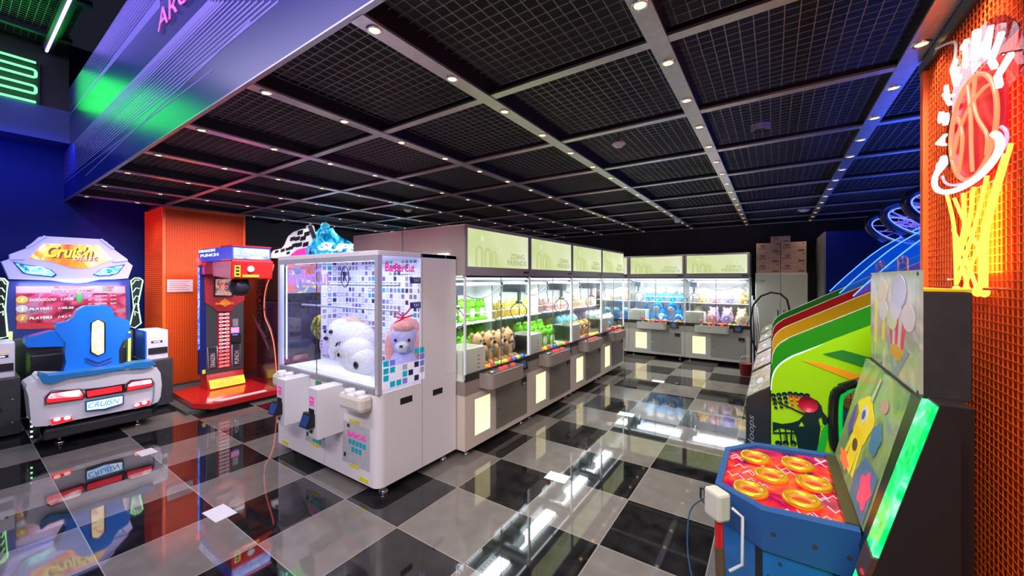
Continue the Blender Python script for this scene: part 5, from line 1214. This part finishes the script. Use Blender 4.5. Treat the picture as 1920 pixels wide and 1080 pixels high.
# ================================================================ ring whacking game in the foreground
wk = thing('hammer_game', 'blue children\'s hammer game with glowing red top and gold rings, right foreground', 'arcade machine', (.1, 2.02, 0))
outl = [(-.033,1.70),(-.205,1.84),(-.205,2.27),(-.08,2.40),(.24,2.40),(.24,1.70)]
def zt_(x): return .635+.03*(x+.2)/.45
def inset(P, d):
    c = Vector((sum(p[0] for p in P)/len(P), sum(p[1] for p in P)/len(P))); return [tuple(c+(Vector(p)-c)*(1-d)) for p in P]
MB().prism([(x,y,.03) for x, y in inset(outl,.045)], (0,0,.50)).build('cabinet', M('sky_blue_print', (.01,.17,.52), .3, noise=.4, nscale=3, coat=.3), wk, True, .004, fix=True)
g = MB(); a = [(x,y,.50) for x, y in outl]; b_ = [(x,y,zt_(x)) for x, y in outl]; n = len(a)
ai = [(x,y,zt_(x)) for x, y in inset(outl,.12)]; bi = [(x,y,zt_(x)-.02) for x, y in inset(outl,.12)]
g.add(a+b_, [(i,(i+1)%n,(i+1)%n+n,i+n) for i in range(n)]); g.add(b_+ai, [(i,(i+1)%n,(i+1)%n+n,i+n) for i in range(n)]); g.add(ai+bi, [(i,(i+1)%n,(i+1)%n+n,i+n) for i in range(n)]); g.add(a, [tuple(range(n))])
g.build('rim', M('denim_blue_rim', (.015,.085,.27), .45), wk, True, fix=True)
mPF = ramp_emit('playfield_print', [(.06,.0,.05),(.22,.0,.06),(.65,.01,.02),(.90,.08,.02),(.4,.0,.10)], .55, 7)
pfd = MB().prism([(x,y,zt_(x)-.022) for x, y in inset(outl,.115)], (0,0,.004)).build('playfield', mPF, wk, True, fix=True)
mGold = M('gold_ring', (.85,.48,.03), .2, .7, em=(1,.30,.01), es=.12); mOrG = E('orange_inner_glow', (1,.16,.03), 1.7)
for px, py in ((1416,857),(1446,893),(1407,917),(1495,875),(1526,913),(1503,942)):
    x, y, _ = atZ(px, py, .64); z = zt_(x)-.018
    rg = MB().lathe([(.050,0),(.062,.004),(.064,.014),(.056,.026),(.042,.024),(.036,.006)], (x,y,z), 28).build('gold_ring', mGold, pfd, True)
    MB().tube([(x+.036*math.cos(q), y+.036*math.sin(q), z+.010) for q in [2*PI*k/24 for k in range(24)]], .006, 6, closed=True).build('inner_glow', mOrG, rg, True)
    MB().lathe([(.001,.004),(.032,.004)], (x,y,z), 20).build('peg_cap', M('peg_hole_red', (.25,.03,.01), .3, em=(.8,.10,.01), es=.25), rg, True)
random.seed(5); mZig = E('pink_white_line', (1,.45,.45), 1.8)
for k in range(70):
    x = random.uniform(-.16,.19); y = random.uniform(1.76,2.34); z = zt_(x)-.0165; s_ = random.choice((-1,1))
    if x < -.08 and (y < 1.84 or y > 2.28): continue
    if any((Vector((x,y))-Vector(atZ(*p,.64)[:2])).length < .075 for p in ((1416,857),(1446,893),(1407,917),(1495,875),(1526,913),(1503,942))): continue
    MB().tube([(x-.02,y-.018*s_,z),(x,y+.018*s_,z),(x+.02,y-.018*s_,z),(x+.035,y+.01*s_,z)], .0018, 4).build('zigzag_line', mZig, pfd, True)
box('dark_gutter', .205, .245, 1.74, 2.36, .640, .668, M('gutter_bronze', (.06,.045,.02), .3), wk, True)
for y0_, z0_ in ((1.696,.40),(1.696,.25)): box('panel_joint', -.02, .23, 1.712, 1.716, z0_, z0_+.004, mBlack, wk, True)
box('panel_joint', .17, .174, 1.711, 1.716, .04, .50, mBlack, wk, True)
MB().prism([(-.045,1.722,.03),(-.035,1.712,.03),(-.035,1.712,.52),(-.045,1.722,.52)], (-.012,.0,0)).build('corner_post', mBlack, wk, True, fix=True)
for x in (.0, .12, .21): MB().cyl((x,1.698,.57),(x,1.7,.57),.008,n=10).build('screw', mDark, wk, True)
for (x, z) in ((.02,.46),(.10,.36),(.19,.46)): MB().cyl((x,1.712,z),(x,1.716,z),.006,n=10).build('screw', mDark, wk, True)
# slanted art panel with plain undersea style shapes
A0, A1 = (.245, .668), (.355, 1.135)      # (x, z) bottom and top of slope
def sl(y, t, off=0):                       # point on slanted panel
    dx, dz = A1[0]-A0[0], A1[1]-A0[1]; L_ = math.hypot(dx, dz); return (A0[0]+dx*t-off*dz/L_, y, A0[1]+dz*t+off*dx/L_)
mArt = ramp_emit('seabed_print', [(.05,.10,.20),(.12,.24,.16),(.24,.34,.10),(.30,.42,.22),(.18,.30,.34)], .18, 3.5)
art = MB().hexa([sl(1.70,0,-.02),sl(1.70,0,0),sl(2.40,0,0),sl(2.40,0,-.02),sl(1.70,1,-.02),sl(1.70,1,0),sl(2.40,1,0),sl(2.40,1,-.02)]).build('art_panel', mArt, wk, True, fix=True)
def blob(pts_, mat, nm='art_shape', off=.003): return MB().prism([sl(2.40-.70*u, t, off) for u, t in pts_], tuple(Vector(sl(0,0,.001))-Vector(sl(0,0,0)))).build(nm, mat, art, True, fix=True)
def circ(u, t, ru, rt, n=16, w=0): return [(u+(ru*(1+w*math.sin(5*a)))*math.cos(a), t+(rt*(1+w*math.sin(5*a)))*math.sin(a)) for a in [2*PI*k/n for k in range(n)]]
mY = M('sunny_yellow_print', (.80,.66,.02), .35, em=(1,.85,.05), es=.18)
blob(circ(.42,.56,.22,.19,30,.08), mY, 'yellow_coral'); blob([(.34,.10),(.50,.10),(.52,.46),(.33,.48)], mY, 'yellow_coral'); blob([(.24,.16),(.30,.16),(.36,.46),(.31,.47)], mY, 'yellow_coral'); blob([(.53,.12),(.58,.12),(.56,.42),(.52,.42)], mY, 'yellow_coral')
blob(circ(.42,.60,.07,.075), M('pale_shell_print', (.75,.78,.85), .35), 'shell', .0045); blob(circ(.42,.60,.035,.04), M('violet_shell_print', (.12,.10,.35), .35), 'shell_core', .006)
blob(circ(.43,.33,.06,.05), M('maroon_print', (.14,.05,.03), .4), 'rock', .0045)
blob([(.20,.62),(.30,.56),(.28,.40),(.20,.30),(.13,.40),(.14,.56)], M('violet_blue_print', (.12,.10,.45), .4), 'violet_weed'); blob(circ(.75,.55,.09,.12,24,.12), M('teal_blue_print', (.06,.26,.45), .4), 'teal_fish')
blob(circ(.72,.80,.07,.05), M('peach_bubble', (.65,.38,.25), .4), 'bubble'); blob([(.44,.74),(.50,.95),(.53,.95),(.49,.73)], M('pale_green_print', (.55,.68,.55), .4), 'weed_stem')
blob([(.62,.02),(.97,.02),(.97,.38),(.70,.38),(.60,.2)], M('water_blue_print', (.10,.22,.40), .4), 'water_patch'); blob(circ(.85,.20,.10,.12,24,.2), M('hot_pink_print', (.80,.05,.15), .4, em=(1,.08,.2), es=.3), 'anemone', .0045); blob(circ(.30,.12,.14,.06,24,.2), M('orange_red_coral', (.85,.18,.05), .4, em=(1,.2,.05), es=.3), 'red_coral', .0045)
# near side wing with green light band along its slanted edge
def wing(y0_, y1_, x0b, zb, x0t, ztp, off, mat, nm, par=wk):
    return MB().hexa([(x0b,y0_,zb),(x0b,y1_,zb),(x0b+.03,y1_,zb),(x0b+.03,y0_,zb),(x0t,y0_,ztp),(x0t,y1_,ztp),(x0t+.03,y1_,ztp),(x0t+.03,y0_,ztp)]).build(nm, mat, par, True, fix=True)
mWing = M('cabinet_black_brown', (.014,.010,.009), .5)
g = MB().prism([(.075,1.50,.03),(.408,1.50,.03),(.408,1.50,1.10),(.37,1.50,1.16)], (0,.10,0)); g.build('side_wing', mWing, wk, True, fix=True)
g = MB().prism([(.27,1.60,.03),(.46,1.60,.03),(.46,1.60,1.14),(.37,1.60,1.14)], (0,.80,0)); g.build('back_cabinet', mWing, wk, True, fix=True)
mG1 = ramp_emit('green_cloud_light', [(.0,.42,.06),(.0,.75,.14),(.05,.95,.28),(.35,1,.5)], 1.05, 14)
def edge(z): return .075+(.37-.075)*(z-.03)/1.13
for z0_, z1_ in ((.70,1.155),(.05,.60)):
    MB().hexa([(edge(z0_)-.012,1.505,z0_),(edge(z0_)-.012,1.595,z0_),(edge(z0_),1.595,z0_),(edge(z0_),1.505,z0_),(edge(z1_)-.012,1.505,z1_),(edge(z1_)-.012,1.595,z1_),(edge(z1_),1.595,z1_),(edge(z1_),1.505,z1_)]).build('green_light_band', mG1, wk, True, fix=True)
z0_, z1_ = .605, .695
bd = MB().hexa([(edge(z0_)-.014,1.503,z0_),(edge(z0_)-.014,1.597,z0_),(edge(z0_),1.597,z0_),(edge(z0_),1.503,z0_),(edge(z1_)-.014,1.503,z1_),(edge(z1_)-.014,1.597,z1_),(edge(z1_),1.597,z1_),(edge(z1_),1.503,z1_)]).build('band_joint', M('bronze_joint', (.09,.045,.03), .35), wk, True, fix=True)
MB().ball((edge(.64)-.016,1.53,.632), (.006,.016,.008)).build('red_indicator', mRed, bd, True)
g = MB().prism([sl(1.605,-.1,0),sl(1.70,-.1,0),sl(1.70,1.02,0),sl(1.605,1.02,0)], (.03,0,0)); g.build('dark_channel', M('dark_green_channel', (.004,.02,.008), .3), wk, True, fix=True)
# top box with front art
bxm = box('top_box', .385, .485, 1.70, 2.42, 1.135, 1.462, M('matt_dark_brown', (.022,.017,.017), .7, noise=.2, nscale=30), wk, True, .003)
box('yellow_lid', .385, .485, 1.70, 2.42, 1.463, 1.470, M('yellow_lid', (.80,.52,.01), .35), wk, True)
mTA = ramp_emit('top_art_print', [(.55,.52,.50),(.42,.38,.30),(.30,.34,.22),(.5,.45,.42)], .22, 4)
ta = box('top_art_panel', .375, .384, 1.70, 2.42, 1.135, 1.53, mTA, wk, True)
def tart(pts_, mat, nm, off=.0): return MB().prism([(.374-off, 2.42-.72*u, 1.135+.395*t) for u, t in pts_], (.001,0,0)).build(nm, mat, ta, True, fix=True)
mRC = M('red_stripe_print', (.70,.02,.03), .35, em=(1,.02,.03), es=.12); mWC = M('white_stripe_print', (.8,.75,.78), .35)
for k in range(5): tart([(.48+.07*k,.66),(.545+.07*k,.66),(.55+.05*k,.30),(.50+.05*k,.30)], mRC if k % 2 == 0 else mWC, 'striped_cup')
tart(circ(.63,.25,.12,.07), M('orange_blob_print', (.85,.40,.02), .35), 'orange_blob', .001)
tart([(.10,.25),(.17,.20),(.19,.70),(.13,.72)], mY, 'yellow_bar'); tart([(.30,.30),(.36,.28),(.40,.58),(.34,.62)], mY, 'yellow_bar')
tart([(.42,.35),(.47,.38),(.60,.10),(.80,.33),(.86,.30),(.62,-.0),(.56,.0)], M('slate_blue_print', (.32,.38,.44), .35), 'slate_arrow')
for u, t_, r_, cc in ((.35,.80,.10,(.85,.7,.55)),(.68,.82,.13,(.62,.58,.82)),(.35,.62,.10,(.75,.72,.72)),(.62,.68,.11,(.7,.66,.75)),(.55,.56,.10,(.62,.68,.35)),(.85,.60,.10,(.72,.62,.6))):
    tart(circ(u,t_,r_*1.05,r_*1.2), M('pastel_%d' % int(cc[0]*100+cc[1]*10), cc, .4, em=cc, es=.15), 'pastel_circle', .0005+.0011*t_+.0007*u)  # plush reflected in the acrylic, painted as faintly glowing discs
for y in (2.25, 1.90): MB().cyl((.378,y,1.53),(.378,y,1.57),.014,n=10).ball((.378,y,1.57),.014).build('clear_peg', glass('peg_acrylic', (.85,.85,.8)), wk, True)
for u, t_ in ((.02,.97),(.98,.97),(.98,.03),(.3,.04),(.6,.01)): MB().cyl((.3735,2.42-.72*u,1.135+.395*t_),(.375,2.42-.72*u,1.135+.395*t_),.006,n=8).build('screw', mBlack, ta, True)
# hammer in its holder on the front left corner
hm = thing('toy_hammer', 'cream toy hammer with red handle hanging at the left front corner of the blue game', 'toy hammer', (-.20, 1.66, .40))
Rm = Matrix.Rotation(math.radians(-40), 3, 'Z')
def rp(x, y, z): v = Rm@Vector((x, y, 0)); return (-.175+v.x, 1.70+v.y, z)
MB().hexa([rp(-.05,-.03,.565),rp(.03,-.03,.565),rp(.03,.03,.565),rp(-.05,.03,.565),rp(-.05,-.03,.675),rp(.03,-.03,.675),rp(.03,.03,.675),rp(-.05,.03,.675)]).build('hammer_head', M('cream_plastic', (.62,.60,.50), .4), hm, True, .012, fix=True)
for k in range(3): MB().tube([rp(-.052,-.02+.02*k,.655),rp(-.075,-.02+.02*k,.65),rp(-.075,-.02+.02*k,.61),rp(-.052,-.02+.02*k,.60)], .004, 6).build('head_rib', mBlack, hm, True)
MB().cyl(rp(0,-.0,.565), rp(.0,-.0,.46), .016, .017).build('handle', mRed, hm, True)
MB().cyl(rp(0,0,.46), rp(.015,0,.26), .017, .020).ball(rp(.015,0,.255), .02).build('grip', M('grip_brown', (.10,.06,.03), .5), hm, True)
hb = MB().tube([rp(.03,.03,.62),rp(.06,.05,.60),rp(.06,.05,.42),rp(.03,.02,.38)], .006, 6); hb.build('holder_bracket', M('holder_white', (.65,.65,.7), .4), wk, True)
MB().tube(smooth([rp(-.07,0,.61),rp(-.16,.0,.50),rp(-.17,0,.30),rp(-.10,.0,.16),rp(-.02,.02,.10),rp(.03,.03,.20),rp(.03,.02,.30)]), .003, 6).build('tether_cord', M('blue_cable', (.03,.12,.28), .5), hm, True)

# ================================================================ neon basketball sign
WX = .565
ns = thing('neon_sign', 'glowing neon basketball and hoop sign on the orange mesh wall', 'neon sign', (WX, 1.99, 1.95))
BY, BZ, BR = 1.99, 2.02, .175
def W(u, v, x=WX): return (x, BY-u, BZ+v)
mPeach = E('peach_neon', (1,.32,.13), 1.1); mWn = E('white_neon', (.95,.92,1), 1.7); mYn = E('yellow_neon', (1,.80,.09), 1.5)
n = 48
bk = MB().prism([W(.205*math.cos(2*PI*k/n), .185*math.sin(2*PI*k/n), WX+.012) for k in range(n)], (.006,0,0)).build('ball_backing', M('red_acrylic', (.10,.002,.008), .3, em=(1,.008,.03), es=.66), ns, True, fix=True)
MB().tube([W(.185*math.cos(2*PI*k/n), .172*math.sin(2*PI*k/n)) for k in range(n)], .0065, 8, closed=True).build('ball_outline_tube', mPeach, ns, True)
def curve(P, r_=.0055, mat=mPeach, nm='seam_tube'): MB().tube([W(*p) if len(p) == 2 else p for p in [(q.x, q.y) for q in smooth([Vector((a, b_, 0)) for a, b_ in P], 5)]], r_, 8).build(nm, mat, ns, True)
curve([(-.03,.165),(-.005,.05),(.0,-.06),(.01,-.15)])
curve([(-.165,-.06),(-.10,.03),(.0,.085),(.10,.10),(.155,.09)])
curve([(.03,.165),(.02,.09),(.05,.02),(.12,-.06),(.115,-.12)])
curve([(-.15,.085),(-.11,.07),(-.075,.0),(-.09,-.08),(-.12,-.13)])
# rim
rim = [(.275*math.cos(a), -.125+.075*math.sin(a)) for a in [math.radians(150+240*k/30) for k in range(31)]]
MB().tube([W(u, v, WX-.022) for u, v in rim], .0095, 8).build('rim_tube', mWn, ns, True)
MB().tube([W(u*.93+.01, v+.02, WX-.006) for u, v in rim[4:]], .0045, 8).build('rim_inner_tube', E('pink_neon', (1,.35,.6), 1.6), ns, True)
# net
net = [(-.235,-.17),(-.16,-.30),(-.14,-.42),(-.13,-.54)], [(.27,-.13),(.17,-.28),(.12,-.38),(.11,-.55)], [(.235,-.15),(.14,-.28),(.085,-.38),(.07,-.55)], \
      [(-.15,-.215),(-.04,-.33),(.06,-.42),(.09,-.50)], [(-.07,-.21),(-.06,-.33),(-.13,-.45),(-.125,-.53)], [(.02,-.205),(-.02,-.33),(-.10,-.43),(-.13,-.48)], [(.12,-.19),(.05,-.31),(-.04,-.43),(-.12,-.53)], \
      [(-.16,-.33),(-.06,-.43),(.02,-.52),(.05,-.56)], [(-.145,-.40),(-.07,-.48),(-.03,-.55)], [(.09,-.38),(.0,-.47),(-.05,-.55)]
for P in net: curve(P, .0058, mYn, 'net_tube')
for u in (-.13, -.04, .05, .10): MB().ball(W(u, -.56), (.012,.022,.018)).build('net_tip', mYn, ns, True)
MB().prism([W(.31*math.cos(a), .03+.31*math.sin(a), WX+.020) for a in [math.radians(200-190*k/20) for k in range(21)]]+[W(.20*math.cos(a), .02+.19*math.sin(a), WX+.020) for a in [math.radians(10+190*k/20) for k in range(21)]], (.004,0,0)).build('letter_backing', glass('sign_acrylic', (.62,.52,.75), .01), ns, True, fix=True)
for k, ch in enumerate('BASKETBALL'):
    a = math.radians(192-19.2*k); rr = .266
    c = Vector(W(rr*math.cos(a), .0+rr*1.02*math.sin(a), WX-.006)); up = Vector((0, -math.cos(a), math.sin(a))); rd = Vector((0, -math.sin(a), -math.cos(a)))
    lettering(ch, mWn, c, rd, up, height=.092, width=.046, parent=ns, world=True, ext=.006, name='letter_'+ch.lower(), bold=.01, align='C')
for u, v in ((-.17,-.52),(.13,-.55),(.25,.14)): MB().cyl(W(u, v, WX-.012), W(u, v, wx+.01), .005, n=8).build('stand_off', mChrome, ns, True)
lp = bpy.data.lights.new('neon_glow', 'AREA'); lp.shape = 'DISK'; lp.size = .35
for (u, v, e, c) in ((0,-.35,5,(1,.45,.03)), (.1,.05,2.5,(1,.06,.05)), (-.1,.2,1.2,(.9,.7,.8))):
    area('neon_glow', W(u, v, WX+.0195), (0, math.radians(-90), 0), .3, .3, e, c)
cb2 = MB().tube(smooth([(wx-.03,2.30,2.47),(wx-.05,2.27,2.44),(wx-.03,2.22,2.43),(wx-.02,2.18,2.40),(WX,2.16,2.28)]), .005, 6).build('neon_power_cord', M('white_cord', (.6,.6,.62), .5))
tag(cb2, 'thin pale power cord hanging from the top rail to the neon sign', 'cord')
